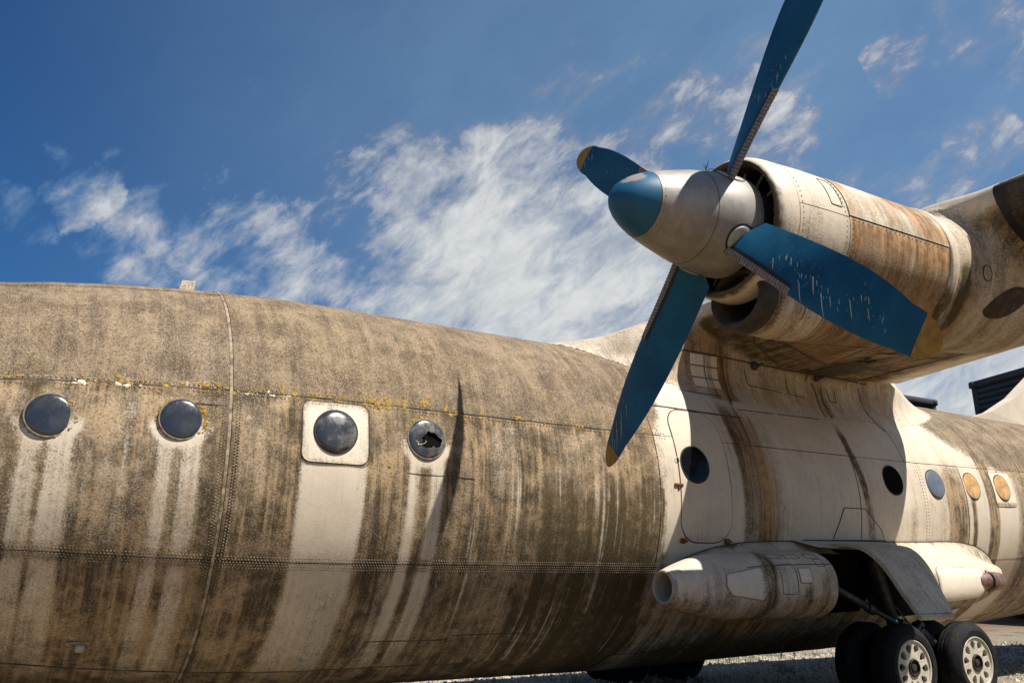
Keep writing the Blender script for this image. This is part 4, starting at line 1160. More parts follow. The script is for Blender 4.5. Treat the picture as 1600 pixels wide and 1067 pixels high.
for k in range(4):
    nsx = 190; P, S, Cc, Sd = blade_loft(k, .40, 2.235, nsx, 48)
    pts = P.reshape(-1, 3); dr = np.zeros(len(pts)); chip = np.zeros(len(pts))
    chip = .62 * sst(Cc.ravel(), .90, .985) + .42 * sst(Cc.ravel(), -.9, -.99) + .55 * sst(S.ravel(), .46, .41)
    nv = P.shape[1]; Fq = grid_faces(nsx, nv, True, True).tolist() + [list(range(nv))]
    bl = part('propeller_blade', pts, Fq, BLUE, aircraft, dict(dropping=dr, chip=chip), label=blade_labels[k])
    auto_smooth(bl, 60)
    mb = MB(); rd = random.Random(40 + k); one = np.array([1.])
    bp = lambda s_, c_, o_=0.: blade_pt(k, np.array([s_]), np.array([c_]), one, o_)[0]
    spots = [(a_, b_, l_ * rd.uniform(.5, 1.7), w_) for a_, b_, l_, w_ in DROP[k] if rd.random() < .85]
    for s0, c0, ln, wd in DROP[k]:
        for _ in range(3): spots.append((s0 + rd.gauss(0, .05), min(.8, max(-.8, c0 + rd.gauss(0, .25))), rd.choice((.006, .008, .012, .03)), rd.uniform(.003, .007)))
    for s0, c0, ln, wd in spots:
        n_ = max(2, int(ln / .012)); L = []; R_ = []; s_, c_ = s0, c0; wob = rd.random() * 9
        for j in range(n_ + 1):
            o = bp(s_, c_); e1 = (bp(s_ + .01, c_) - o) / .01; e2 = (bp(s_, c_ + .04) - o) / .04
            nrm = np.cross(e1, e2); nrm /= np.linalg.norm(nrm); g = down - nrm * (down @ nrm); g /= np.linalg.norm(g) + 1e-9
            ds, dc = np.linalg.lstsq(np.stack([e1, e2], 1), g, rcond=None)[0]; sd_ = np.cross(nrm, g)
            ds2, dc2 = np.linalg.lstsq(np.stack([e1, e2], 1), sd_, rcond=None)[0]
            t = j / n_; wv = wd * .23 * (1 - .62 * t) * (.6 + .8 * abs(math.sin(wob + j * 1.7))) * (.5 if j in (0, n_) else 1) + .0009
            L.append(bp(s_ - ds2 * wv, c_ - dc2 * wv, .0012)); R_.append(bp(s_ + ds2 * wv, c_ + dc2 * wv, .0012))
            st_ = ln / n_; s_ += ds * st_; c_ += dc * st_
            if abs(c_) > .97: break
        m_ = len(L); mb.add(np.vstack([L, R_]), [[j, j + 1, m_ + j + 1, m_ + j] for j in range(m_ - 1)])
    if mb.F: mb.build('dropping', DROPM, bl, kind='stuff', smooth=False)
    P, S, Cc, Sd = blade_loft(k, 2.237, S_TIP - .0005, 26, 30); nv = P.shape[1]
    tp = part('blade_tip', P.reshape(-1, 3), grid_faces(26, nv, True, True).tolist() + [list(range(25 * nv, 26 * nv))[::-1]], OCHRE, bl); auto_smooth(tp, 60)
    # rubber boot: flat black backing and raised grey segments wrapped round the leading edge
    def wrap(s0, s1, ns, depth, off, hump):
        wl = lambda s: widths(s)[0]; s = np.linspace(s0, s1, ns); q = np.linspace(-1, 1, 17)
        S, Q = np.meshgrid(s, q, indexing='ij'); Cc = 1 - (depth / wl(S)) * np.abs(Q) ** 2
        of = off + (hump * np.abs(np.sin(np.clip((S - s0) / (s1 - s0), 0, 1) * np.pi)) ** .5 if hump else 0)
        P = blade_pt(k, S, Cc, np.where(Q >= 0, 1., -1.), np.where(Q >= 0, 1., -1.) * of)
        a = PH + k * math.pi / 2; t = np.array([0, -math.sin(a), math.cos(a)]); be = .6907 - .3693 * S
        cd = np.cos(be)[..., None] * t + np.sin(be)[..., None] * np.array([-1., 0, 0])
        return P + cd * (of * (1 - np.abs(Q)))[..., None]
    P = wrap(.405, 1.165, 40, .080, .0025, 0); bt = part('deicing_boot', P.reshape(-1, 3), grid_faces(40, 17, False), BLACKR, bl)
    mb = MB(); pitch = .0305
    for j in range(25):
        s0 = .41 + j * pitch; P = wrap(s0 + .002, s0 + pitch - .0022, 5, .050, .003, .0028)
        mb.add(P.reshape(-1, 3), grid_faces(5, 17, False).tolist())
    mb.build('boot_segment', BOOT, bl)
    a = PH + k * math.pi / 2; e = np.array([0, math.cos(a), math.sin(a)]); C0 = np.array([PX, PY, PZ])
    mb = MB(); mb.tube([C0 + e * s for s in (.30, .405, .425, .435)], [.118, .118, .112, .095], 32); cf = mb.build('blade_cuff', CUFF, bl); auto_smooth(cf, 40)
    # dark edge of the hole in the spinner
    tt2 = np.array([0, -math.sin(a), math.cos(a)]); av = np.arange(40) * 2 * np.pi / 40; RG = []
    for rr_, o_ in ((.122, -.02), (.122, .0035), (.135, .0035), (.135, -.01)):
        px_ = PX + rr_ * np.cos(av); tv = rr_ * np.sin(av); rs = np.interp(px_, [p[0] for p in prof2[:-2]], [p[1] for p in prof2[:-2]]) + o_
        RG.append(np.stack([px_, PY + np.sqrt(rs ** 2 - tv ** 2) * e[1] + tv * tt2[1], PZ + np.sqrt(rs ** 2 - tv ** 2) * e[2] + tv * tt2[2]], -1))
    part('blade_seal', np.vstack(RG), grid_faces(4, 40, False, True), BLACKR, bl, smooth=False)
    # slot behind the blade root
    RG = []
    for px_, tv in ((PX + .10, .05), (PX + .187, .05), (PX + .187, -.03), (PX + .10, -.03)):
        pass
# ring of screws round the cap, joint behind the blades
def SPR(u, v, off=0.):
    u, v = np.broadcast_arrays(np.asarray(u, float), np.asarray(v, float)); P2 = np.array(prof + prof2[:-2]); r = np.interp(u, P2[:, 0], P2[:, 1]); a_ = v
    return np.stack([u, PY - (r + off) * np.cos(a_), PZ + (r + off) * np.sin(a_)], -1)


def ring_screws(x, n_, r0, o):
    V_ = []; F_ = []
    for k_ in range(n_):
        a_ = 2 * np.pi * k_ / n_ + .1; rr = float(np.interp(x, [p[0] for p in prof2], [p[1] for p in prof2])) if x > 3.957 else float(np.interp(x, [p[0] for p in prof], [p[1] for p in prof]))
        an2 = np.arange(6) * np.pi / 3; c0 = len(V_)
        for o_, f_ in ((.0, 1.), (.0022, .6)):
            for q_ in an2: V_.append(SPR(x + r0 * f_ * np.cos(q_), a_ + r0 * f_ * np.sin(q_) / rr, o_))
        F_ += [[c0 + i_, c0 + (i_ + 1) % 6, c0 + 6 + (i_ + 1) % 6, c0 + 6 + i_] for i_ in range(6)] + [list(range(c0 + 6, c0 + 12))]
    return part('screw', np.array(V_), F_, SEAMM, o, kind='stuff')


ring_screws(3.985, 28, .005, spb); ring_screws(4.845, 40, .0055, spb)
for x_ in (3.957, 4.43):
    av = np.linspace(0, 2 * np.pi, 97)[:-1]; part('seam_line', np.vstack([SPR(np.full(96, x_ - .004), av, -.001), SPR(np.full(96, x_ - .002), av, .0018), SPR(np.full(96, x_ + .002), av, .0018), SPR(np.full(96, x_ + .004), av, -.001)]), grid_faces(4, 96, True, True), SEAMM, spb, smooth=False)
# twigs caught on top of the spinner
mb = MB(); base = np.array([4.50, PY - .2, PZ + .35])
for d in ((.0, -.03, .07), (.03, .01, .06), (-.02, .0, .04), (.05, -.02, .02), (-.03, -.03, .025), (.02, .03, .045)):
    mb.tube([base + np.array(d) * -.3, base + np.array(d) * .6 + np.array([.004, 0, .01]), base + np.array(d) * 1.3], [.004, .003, .002], 5)
mb.build('twig', SEAMM, spb)

# ------------------------------------------------------------------ undercarriage sponson
sx = np.array([5.93, 6.05, 6.25, 6.6, 7.0, 7.5, 8.2, 8.56])
scy = np.array([6.945, 6.99, 7.05, 7.16, 7.26, 7.34, 7.41, 7.43]); scz = np.array([-.046, -.046, -.045, -.04, -.035, -.03, -.02, -.02])
sa = np.array([.168, .205, .258, .345, .42, .48, .55, .57]); sb = np.array([.168, .205, .255, .325, .365, .39, .405, .41])


def spon(x, ang, tab):
    X, CY, CZ, A_, B_ = tab; cy = np.interp(x, X, CY); cz = np.interp(x, X, CZ); a = np.interp(x, X, A_); b = np.interp(x, X, B_)
    t = np.radians(ang); ex = 2.35; c = np.cos(t); s = np.sin(t)
    return np.stack([x, cy - a * np.sign(c) * np.abs(c) ** (2 / ex), cz + b * np.sign(s) * np.abs(s) ** (2 / ex)], -1)


def smooth_tab(tab, n=60):
    X = tab[0]; xs2 = np.linspace(X[0], X[-1], n); out = [xs2]
    for q in tab[1:]:
        y = np.interp(xs2, X, q); y2 = np.convolve(np.pad(y, 4, mode='reflect', reflect_type='odd'), np.ones(9) / 9, 'valid'); out.append(y2)
    return out


FT = smooth_tab((sx, scy, scz, sa, sb))
AT = smooth_tab((np.array([10.45, 11.0, 11.6, 12.1, 12.6, 13.1, 13.5]), np.array([7.43, 7.44, 7.45, 7.48, 7.56, 7.68, 7.80]), np.array([-.02, -.02, .0, .03, .07, .12, .15]),
                 np.array([.53, .50, .46, .40, .31, .20, .10]), np.array([.41, .39, .36, .31, .25, .17, .09])))


def spon_weather(X, ang):
    n = fbm(X * 3, ang * .04, 81); st = fbm(X * 12, ang * .01, 82)
    dirt_shade = .34 + .6 * (st - .45) * sst(ang, 60, 0) + .3 * (n - .5) + .30 * sst(ang, 10, -40)  # streaky dirt, with the underside's shade painted in as more of it
    dirt_shade = dirt_shade + .55 * bump_(X, 7.42 + .0008 * (ang + 30), .10, .08) * sst(ang, 80, 50) * (.5 + n)
    dirt_shade = dirt_shade + .25 * bump_(X, 8.05, .07, .08) * sst(ang, 0, -10) + .25 * bump_(X, 8.35, .07, .08) * sst(ang, 20, 0)
    rust = .28 * sst(st, .52, .68) * sst(X, 7.5, 7.8) * sst(X, 9, 8.8)
    return dict(dirt_shade=np.clip(dirt_shade, 0, 1), rust=np.clip(rust, 0, 1), moss_shade=np.clip(.6 * sst(X, 12.2, 13) * sst(ang, 20, 60), 0, 1))


def SP(u, v, off=0., tab=None):
    u, v = np.broadcast_arrays(np.asarray(u, float), np.asarray(v, float)); tab = tab or FT; ang = v / .45 * 180 / math.pi
    P = spon(u, ang, tab); N = P - np.stack([u, np.interp(u, tab[0], tab[1]), np.interp(u, tab[0], tab[2])], -1); N /= np.linalg.norm(N, axis=-1)[..., None]
    return P + N * off


angs = np.linspace(-180, 180, 121)[:-1]
A, B = np.meshgrid(np.linspace(5.93, 8.56, 140), angs, indexing='ij')
spn = part('sponson', spon(A, B, FT).reshape(-1, 3), grid_faces(140, 120, True, True), SKIN, aircraft, spon_weather(A.ravel(), B.ravel()), label='front half of the undercarriage sponson with round intake')
A, B = np.meshgrid(np.linspace(10.45, 13.5, 120), angs, indexing='ij')
spa = part('sponson', spon(A, B, AT).reshape(-1, 3), grid_faces(120, 120, True, True), SKIN, aircraft, spon_weather(A.ravel(), B.ravel()), label='rear half of the undercarriage sponson')
# round intake
mb = MB(); mb.lathe([(5.98, .172), (5.94, .176), (5.918, .168), (5.912, .156), (5.92, .147), (5.97, .142), (6.25, .135)], (0, 6.945, -.046), 'x', 48)
mb.build('intake_ring', simple('intake_grey', (.30, .27, .235), .6, var=.1), spn)
mb = MB(); mb.lathe([(6.22, .14), (6.22, .005)], (0, 6.945, -.046), 'x', 32); mb.build('intake_plug', simple('intake_plug_grey', (.13, .12, .11), .8), spn, smooth=False)
# top shelf that carries the sponson back to the fuselage
_sx = np.linspace(6, 14, 400); _sv = np.interp(_sx, [6.4, 6.8, 7.2, 7.7, 8.5, 11.8, 12.3, 12.8, 13.2, 13.5], [-.98, -.78, -.66, -.585, -.56, -.545, -.565, -.64, -.80, -1.05])
_sv = np.convolve(np.pad(_sv, 15, mode='edge'), np.hanning(31) / np.hanning(31).sum(), 'valid')
smc = lambda x: np.interp(x, _sx, _sv)
for tab, x0, x1, o in ((FT, 6.45, 9.16, spn), (AT, 10.05, 13.45, spa)):
    xs_ = np.linspace(x0, x1, 60); Pt = spon(xs_, np.full(60, 62.), tab); q = np.linspace(0, 1, 12)
    vtop = smc(xs_)
    Pf = FS(xs_, vtop * M2D, .006)
    c = q[None, :, None]; rows = Pt[:, None] * (1 - c) + Pf[:, None] * c
    rows[..., 2] -= (.06 * np.sin(q * np.pi))[None, :] * (1 - np.abs(2 * q - 1) * .2)[None, :]
    Vt = rows.reshape(-1, 3); X_ = Vt[:, 0]
    part('sponson_fillet', Vt, grid_faces(60, 12, False), SKIN, o, dict(dirt_shade=np.clip(.2 + .3 * fbm(X_ * 9, X_ * 0, 2) + np.tile(sst(q, .85, 1) * .35, 60), 0, 1), moss_shade=np.clip(.55 * sst(X_, 11.9, 12.8) + .7 * bump_(X_, 7.5, .15, .15) * np.tile(sst(q, .5, 1), 60), 0, 1)))
    line_strip(np.c_[xs_, vtop], .018, .008, 'seam_line', SEAMM, o, .006)
# covers and hatches on the front half
pl_ = subdivide_loop(np.array([(6.73, .14), (7.33, .22), (7.38, .10), (7.40, -.05), (7.33, -.17), (6.80, -.10), (6.72, .0)]), .03)
V_, F_, UV = patch(pl_, SP, .004, rings=8); part('access_panel', V_, F_, PALE, spn, dict(dirt_shade=.12 + .55 * sst(UV[:, 0], 7.25, 7.36)), label='pale pointed cover behind the intake'); ring_path(pl_, SP, .0, .009, 'panel_gap', SEAMM, spn, .004)
sq = subdivide_loop(rrect(8.02, .10, .095, .085, .012, 3), .03)
V_, F_, UV = patch(sq, SP, .008, rings=5); part('access_panel', V_, F_, PALE, spn, dict(dirt_shade=np.full(len(UV), .1)), label='small clean square cover'); ring_path(sq, SP, .0, .012, 'panel_gap', SEAMM, spn, .006)
for cx, cy, hx, hy in ((8.36, .27, .07, .06), (7.75, .08, .13, .17), (7.98, .40, .12, .05), (8.32, .40, .10, .05), (7.62, .42, .16, .06)):
    ring_path(subdivide_loop(rrect(cx, cy, hx, hy, .02, 3), .03), SP, .001, .009, 'panel_gap', SEAMM, spn, .002)
line_strip([(7.1, .22), (7.4, .24), (8.54, .245)], .010, .003, 'seam_line', SEAMM, spn, .002, SP)
line_strip([(7.45, .55), (7.50, .4), (7.52, .1), (7.48, -.2), (7.42, -.5)], .012, .003, 'seam_line', SEAMM, spn, .002, SP)
# white panel and exhaust stub on the rear half
SPA = lambda u, v, off=0.: SP(u, v, off, AT)
pl_ = subdivide_loop(rrect(11.25, .0, .62, .24, .14, 8), .04)
V_, F_, UV = patch(pl_, SPA, .008, rings=8); part('access_panel', V_, F_, PALE, spa, dict(dirt_shade=.06 + .4 * sst(UV[:, 1], .17, .24)), label='clean white panel on the rear sponson'); ring_path(pl_, SPA, .0, .014, 'panel_gap', SEAMM, spa, .006)
mb = MB(); mb.lathe([(11.75, .10), (12.0, .125), (12.2, .13), (12.3, .125), (12.31, .11), (12.1, .10)], (0, 7.10, .02), 'x', 32)
o = mb.build('exhaust_stub', simple('heat_tinted_steel', (.24, .15, .125), .4, .6, var=.35, scale=8, wear=(.07, .05, .045)), spa)
mb = MB(); mb.lathe([(12.0, .148), (12.03, .15), (12.06, .14)], (0, 7.10, .02), 'x', 32); mb.build('exhaust_collar', SEAMM, spa)
mb = MB(); mb.lathe([(12.2, .108), (12.2, .004)], (0, 7.10, .02), 'x', 24); mb.build('exhaust_bore', DARK, spa, smooth=False)
# wheel well: bulkheads and inner wall coloured dark in place of shade
mb = MB()
for tab, x in ((FT, 8.555), (AT, 10.455)):
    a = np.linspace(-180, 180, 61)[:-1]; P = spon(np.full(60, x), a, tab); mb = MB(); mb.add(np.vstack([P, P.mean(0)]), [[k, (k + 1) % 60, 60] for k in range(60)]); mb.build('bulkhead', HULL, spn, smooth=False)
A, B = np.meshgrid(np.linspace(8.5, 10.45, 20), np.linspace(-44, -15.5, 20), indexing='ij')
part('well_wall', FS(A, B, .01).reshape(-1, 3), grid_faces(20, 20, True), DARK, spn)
A, B = np.meshgrid(np.linspace(8.6, 10.45, 16), np.linspace(0, 1, 12), indexing='ij')
Pa = FS(A, np.full(A.shape, -14.6), .008); Pb = np.stack([A, np.full(A.shape, 7.12), np.full(A.shape, .42)], -1)
part('well_roof', (Pa * (1 - B[..., None]) + Pb * B[..., None]).reshape(-1, 3), grid_faces(16, 12, True), SKIN, spn, dict(dirt_shade=np.full(A.size, .25)))
line_strip([(8.8, -.545), (10.5, -.535)], .018, .009, 'seam_line', SEAMM, spn, .006)
# gull-wing door standing open
pr = np.array([(7.50, .472), (7.38, .476), (7.20, .480), (7.02, .472), (6.85, .440), (6.70, .36), (6.56, .23), (6.44, .07), (6.33, -.11), (6.22, -.26), (6.13, -.386)])
t_ = np.linspace(0, len(pr) - 1, 60); pc = np.c_[np.interp(t_, np.arange(len(pr)), pr[:, 0]), np.interp(t_, np.arange(len(pr)), pr[:, 1])]
for _ in range(4): pc[1:-1] = (pc[:-2] + 2 * pc[1:-1] + pc[2:]) / 4
tg = np.gradient(pc, axis=0); tg /= np.linalg.norm(tg, axis=1)[:, None]; nr = np.c_[-tg[:, 1], tg[:, 0]]
if nr[30, 1] < 0: nr = -nr
xs_ = np.linspace(0, 1, 20); outer = pc; inner = pc - nr * .045
Vd = []
for q in xs_:
    x = 9.02 + q * (1.14 - .52 * np.linspace(0, 1, 60) ** 1.3); Vd.append(np.c_[x, outer])
for q in xs_: x = 9.02 + q * (1.14 - .52 * np.linspace(0, 1, 60) ** 1.3); Vd.append(np.c_[x, inner])
Vd = np.vstack(Vd); n1 = 20 * 60
Fd = grid_faces(20, 60, False).tolist() + (grid_faces(20, 60, True) + n1).tolist()
for k in range(59): Fd += [[k, k + 1, n1 + k + 1, n1 + k], [19 * 60 + k + 1, 19 * 60 + k, n1 + 19 * 60 + k, n1 + 19 * 60 + k + 1]]
for k in range(19): Fd += [[k * 60 + 59, (k + 1) * 60 + 59, n1 + (k + 1) * 60 + 59, n1 + k * 60 + 59]]
gd = part('gear_door', Vd, Fd, SKIN, aircraft, dict(dirt_shade=np.clip(.22 + .3 * fbm(Vd[:, 0] * 5, Vd[:, 2] * 5, 6), 0, 1)), label='curved landing gear door hanging open'); auto_smooth(gd, 50)
mb = MB()
for k in range(18):
    x = 9.05 + k * .033; mb.lathe([(0, .008), (.004, .006), (.005, .001)], (0, 0, 0), 'z', 6); p = outer[57]; Rz = np.array([[1, 0, 0], [0, nr[57, 1], nr[57, 0]], [0, -nr[57, 0], nr[57, 1]]])
    mb.V[-1] = mb.V[-1] @ np.array([[1, 0, 0], [0, 0, 0], [0, 0, 0]]).T * 0 + np.array([x, p[0], p[1]]) + np.stack([mb.V[-1][:, 0], mb.V[-1][:, 2] * nr[57, 0] + mb.V[-1][:, 1] * tg[57, 0], mb.V[-1][:, 2] * nr[57, 1] + mb.V[-1][:, 1] * tg[57, 1]], -1)
mb.build('rivet', SEAMM, gd, kind='stuff')


# ---- wheels and legs
WR, WW = .525, .34


def build_wheel():
    e = bpy.data.objects.new('wheel', None); COL.objects.link(e); e.parent = aircraft
    hw = WW / 2
    pf = [(-hw + .03, .325), (-hw, .35), (-hw - .004, .41), (-hw + .03, .475), (-hw + .075, .512), (-hw + .11, .522)]
    for gx in (-.055, 0, .055): pf += [(gx - .012, .525), (gx - .008, .513), (gx + .008, .513), (gx + .012, .525)]
    pf += [(hw - .11, .522), (hw - .075, .512), (hw - .03, .475), (hw + .004, .41), (hw, .35), (hw - .03, .325)]
    mb = MB(); mb.lathe(pf, (0, 0, 0), 'y', 72); ty = mb.build('tyre', RUBBER, e, rel=False); auto_smooth(ty, 30)
    # dished rim with ten pear-shaped holes, both faces alike
    for sg in (-1,):
        nh = 10; na = 20 * nh; ring = []
        def R_(a, r, y): return np.c_[r * np.sin(a), np.full(len(a), 0) + y, r * np.cos(a)]
        a = np.arange(na) * 2 * np.pi / na
        yo = sg * (hw - .028)
        mb = MB(); mb.lathe([(yo + sg * .012, .335), (yo + sg * .022, .328), (yo + sg * .018, .314), (yo, .304)], (0, 0, 0), 'y', 72); mb.build('rim_flange', RIM, e, rel=False)
        # annular plate as sectors: hole cut by building the face round it
        mb = MB(); Vp = []; Fp = []; T = .02
        for h in range(nh):
            a0 = 2 * np.pi * h / nh; da = np.pi / nh; q = np.linspace(0, 2 * np.pi, 33)[:-1]
            hr = .224 + .058 * np.cos(q); ha = .042 / .22 * np.sin(q) * (1 + .30 * np.cos(q))
            # outer boundary of the sector, matched point by point
            orr = np.clip(.205 + .13 * np.cos(q) * 1.4, .105, .306); oa = np.clip(np.sin(q) * 1.5, -1, 1) * da
            hole = np.c_[hr * np.sin(a0 + ha), np.full(32, yo), hr * np.cos(a0 + ha)]; out = np.c_[orr * np.sin(a0 + oa), np.full(32, yo), orr * np.cos(a0 + oa)]
            deep = hole.copy(); deep[:, 1] -= sg * .05
            mb.add(np.vstack([out, hole, deep]), grid_faces(3, 32, sg < 0, True).tolist())
        o = mb.build('rim', RIM, e, rel=False); auto_smooth(o, 40)
        mb = MB(); mb.lathe([(yo + .0, .112), (yo + sg * .02, .104), (yo + sg * .022, .092), (yo + sg * .004, .09), (yo - sg * .03, .085), (yo - sg * .03, .05), (yo + sg * .012, .046), (yo + sg * .018, .03), (yo + sg * .018, .003)], (0, 0, 0), 'y', 40)
        o = mb.build('hub', simple('greasy_hub', (.035, .026, .02), .6, .2, var=.5, scale=20), e, rel=False); auto_smooth(o, 40)
        mb = MB(); mb.lathe([(yo - sg * .06, .32), (yo - sg * .06, .004)], (0, 0, 0), 'y', 40); mb.lathe([(-yo, .34), (-yo, .004)], (0, 0, 0), 'y', 40); mb.build('shade_disc', DARK, e, rel=False)  # black discs stand in for shade in the holes and on wheel backs
    return e


def copy_tree(o, parent):
    c = o.copy(); COL.objects.link(c); c.parent = parent
    for ch in list(o.children): copy_tree(ch, c)
    return c


wheel = build_wheel()
AXZ = -1.025
first = True
for (x, y) in ((9.98, 7.13), (11.33, 7.13), (9.98, 7.66), (11.33, 7.66), (8.95, 11.5), (10.12, 11.5), (8.95, 12.03), (10.12, 12.03)):
    o = wheel if first else copy_tree(wheel, aircraft); first = False
    o.location = loc((x, y, AXZ if y < 9 else AXZ - .05))[0]; o.rotation_euler = (0, rng.random() * 6, 0 if y < 7.4 else math.pi)
for sgn, x0, yc, zz_ in ((1, 9.98, 7.395, 0), (-1, 8.95, 11.765, -.05)):
    g = bpy.data.objects.new('landing_gear', None); COL.objects.link(g); g.parent = aircraft; g['label'] = 'main landing gear leg under the sponson' if sgn > 0 else 'main landing gear leg on the far side'
    mb = MB()
    for dx in (0, 1.35): mb.tube([(x0 + dx, yc - .34, AXZ + zz_), (x0 + dx, yc + .34, AXZ + zz_)], .05, 16)
    mb.build('axle', STEEL, g)
    mb = MB(); mb.box((x0 + .675, yc, AXZ + .06 + zz_), (1.5, .13, .15), None, .03); mb.box((x0 + .675, yc, AXZ + .19 + zz_), (.34, .17, .16), None, .03); mb.build('bogie_beam', STEEL, g)
    mb = MB(); mb.tube([(x0 + .62, yc, AXZ + .2 + zz_), (x0 + .35, yc + .05 * sgn, -.55), (x0 + .12, yc + .1 * sgn, .30)], [.07, .085, .10], 20); mb.build('strut', STEEL, g)
    mb = MB(); mb.tube([(9.02 + x0 - 9.98, yc - .02, -.02), (9.75 + x0 - 9.98, yc - .05, -.33)], .047, 16); mb.tube([(9.70 + x0 - 9.98, yc - .05, -.31), (10.35 + x0 - 9.98, yc - .06, -.55)], .034, 14); mb.tube([(9.68 + x0 - 9.98, yc - .05, -.30), (9.80 + x0 - 9.98, yc - .05, -.35)], .062, 16)
    mb.build('drag_brace', STEEL, g)
    mb = MB(); mb.box((x0 + .52, yc - .12, AXZ + .36 + zz_), (.5, .05, .09), np.array([[.8, 0, -.6], [0, 1, 0], [.6, 0, .8]]), .015); mb.box((x0 + .85, yc - .12, AXZ + .3 + zz_), (.55, .05, .08), np.array([[.82, 0, .57], [0, 1, 0], [-.57, 0, .82]]), .015)
    mb.tube([(x0 + .3, yc - .15, AXZ + .52 + zz_), (x0 + .3, yc + .1, AXZ + .52 + zz_)], .045, 12); mb.tube([(x0 + 1.05, yc - .16, AXZ + .17 + zz_), (x0 + 1.05, yc + .1, AXZ + .17 + zz_)], .05, 12)
    mb.tube([(x0 + .2, yc - .1, -.3), (x0 + .5, yc - .14, -.6), (x0 + .9, yc - .12, -.72), (x0 + 1.2, yc - .1, -.9)], .014, 8)
    mb.build('torque_link', STEEL, g)

# ---- tail: dorsal fin and fin far aft
fp = [(16.2, 3.16), (17.2, 3.42), (18.2, 3.85), (19.2, 4.45), (20.3, 5.5), (21.8, 7.6), (22.9, 9.2), (25.2, 9.3), (25.9, 3.0), (20, 2.9)]
mb = MB(); fp = np.array(fp); n = len(fp); hw = np.array([.02, .10, .14, .16, .18, .16, .10, .10, .16, .22])
Vf = np.vstack([np.c_[fp[:, 0], YC - hw, fp[:, 1]], np.c_[fp[:, 0], YC + hw, fp[:, 1]]])
mb.add(Vf, [list(range(n)), list(range(2 * n - 1, n - 1, -1))] + [[k, n + k, n + (k + 1) % n, (k + 1) % n] for k in range(n)])
fin = mb.build('tail_fin', SKIN, aircraft, attrs=dict(dirt_shade=np.full(2 * n, .16), crust=np.full(2 * n, .05)), smooth=False)

# ---- underside details of the wing
def up_(px): return px
wing_panel([(8.42, 7.23), (8.23, 6.44), (9.36, 6.60), (9.62, 7.50)], SKIN, dict(rust=lambda u, v: .85 + 0 * u, dirt_shade=lambda u, v: .5 + 0 * u), label='rust-brown square panel under the wing')
for L_u, w_u in (([(8.28, 7.83), (8.53, 7.32), (8.1, 6.75)], .014), ([(8.42, 7.25), (9.63, 7.53), (9.40, 6.59)], .016), ([(9.81, 8.05), (9.69, 7.53), (10.16, 6.73), (9.74, 5.5)], .016), ([(10.5, 7.98), (11.2, 7.9)], .02),
                 ([(10.93, 8.0), (10.93, 2.7)], .02), ([(8.0, 7.3), (8.3, 7.6), (9.2, 7.98)], .02), ([(9.58, 5.91), (10.4, 5.95)], .012), ([(10.1, 6.7), (10.05, 2.7)], .012)):
    under_line(L_u, w_u)
mb = MB()
for (u, v), sx_, sy_ in (((9.95, 7.15), .20, .06), ((10.02, 7.05), .06, .12), ((9.85, 7.0), .07, .07), ((8.2, 7.0), .18, .05), ((9.6, 6.2), .28, .05), ((10.3, 6.6), .05, .05)):
    P = SU(np.array([u]), np.array([v]))[0]; mb = MB(); mb.box(P - np.array([0, 0, .012]), (sx_, sy_, .03), None, .008); mb.build('bracket', SEAMM, wing)


def SFa(u, v, off=0.):
    """side wall of the wing fairing: u = x, v = height z"""
    u, v = np.broadcast_arrays(np.asarray(u, float), np.asarray(v, float)); P = np.stack([u, np.full(u.shape, 7.), v], -1); y0 = np.full(u.shape, 7.0); y1 = np.full(u.shape, YC)
    for _ in range(26):
        ym = (y0 + y1) / 2; P[..., 1] = ym; ins = sd_all(P) < 0; y1 = np.where(ins, ym, y1); y0 = np.where(ins, y0, ym)
    P[..., 1] = y0 - off; return P


def wall_panel(o, mat, at, name='access_panel', off=.005, label=None, gap=True):
    o = subdivide_loop(np.array(o), .04); V_, F_, UV = patch(o, SFa, off, rings=6)
    q = part(name, V_, F_, mat, fairing, {k: f(UV[:, 0], UV[:, 1]) for k, f in at.items()}, label=label)
    if gap: ring_path(o, SFa, .0, .010, 'panel_gap', SEAMM, fairing, .004)
    return q


for (x0, x1) in ((7.55, 7.78), (7.80, 8.02)):
    for (z0, z1) in ((2.84, 2.99), (2.67, 2.82), (2.52, 2.65)):
        wall_panel([(x0, z0), (x1, z0), (x1, z1), (x0, z1)], PALE, dict(dirt_shade=lambda u, v: .10 + .5 * bump_(u, 7.86, .05, .06), rust=lambda u, v: .4 * bump_(u, 7.84, .05, .06)), label=None)
wl_ = lambda pts, wd=.012: line_strip(pts, wd, .001, 'seam_line', SEAMM, fairing, .004, SFa)
wl_([(7.2, 2.42), (7.95, 2.40)]); wl_([(8.06, 2.3), (8.14, 2.6), (8.12, 3.0)], .03); wl_([(8.10, 2.22), (10.0, 2.26)], .014); wl_([(8.55, 2.88), (8.58, 2.66), (9.25, 2.62)]); wl_([(9.38, 2.86), (9.40, 2.62), (9.72, 2.60)])
wl_([(9.95, 2.30), (10.0, 2.7), (9.93, 2.85)], .02); wl_([(10.10, 2.30), (10.12, 2.8)], .012); wl_([(10.25, 2.8), (10.27, 2.6), (10.42, 2.6), (10.42, 2.78)]); wl_([(11.0, 2.9), (11.05, 2.5), (11.2, 2.2)], .01)
wl_([(7.35, 3.02), (8.3, 3.0), (9.5, 2.97), (11.2, 2.98)], .02)
rivets(np.vstack([row(8.6, 9.3, 2.84, .16), row(8.6, 9.3, 2.70, .16), row(9.4, 9.75, 2.80, .12)]), SFa, .001, .008, fairing, SEAMM)
mb = MB()
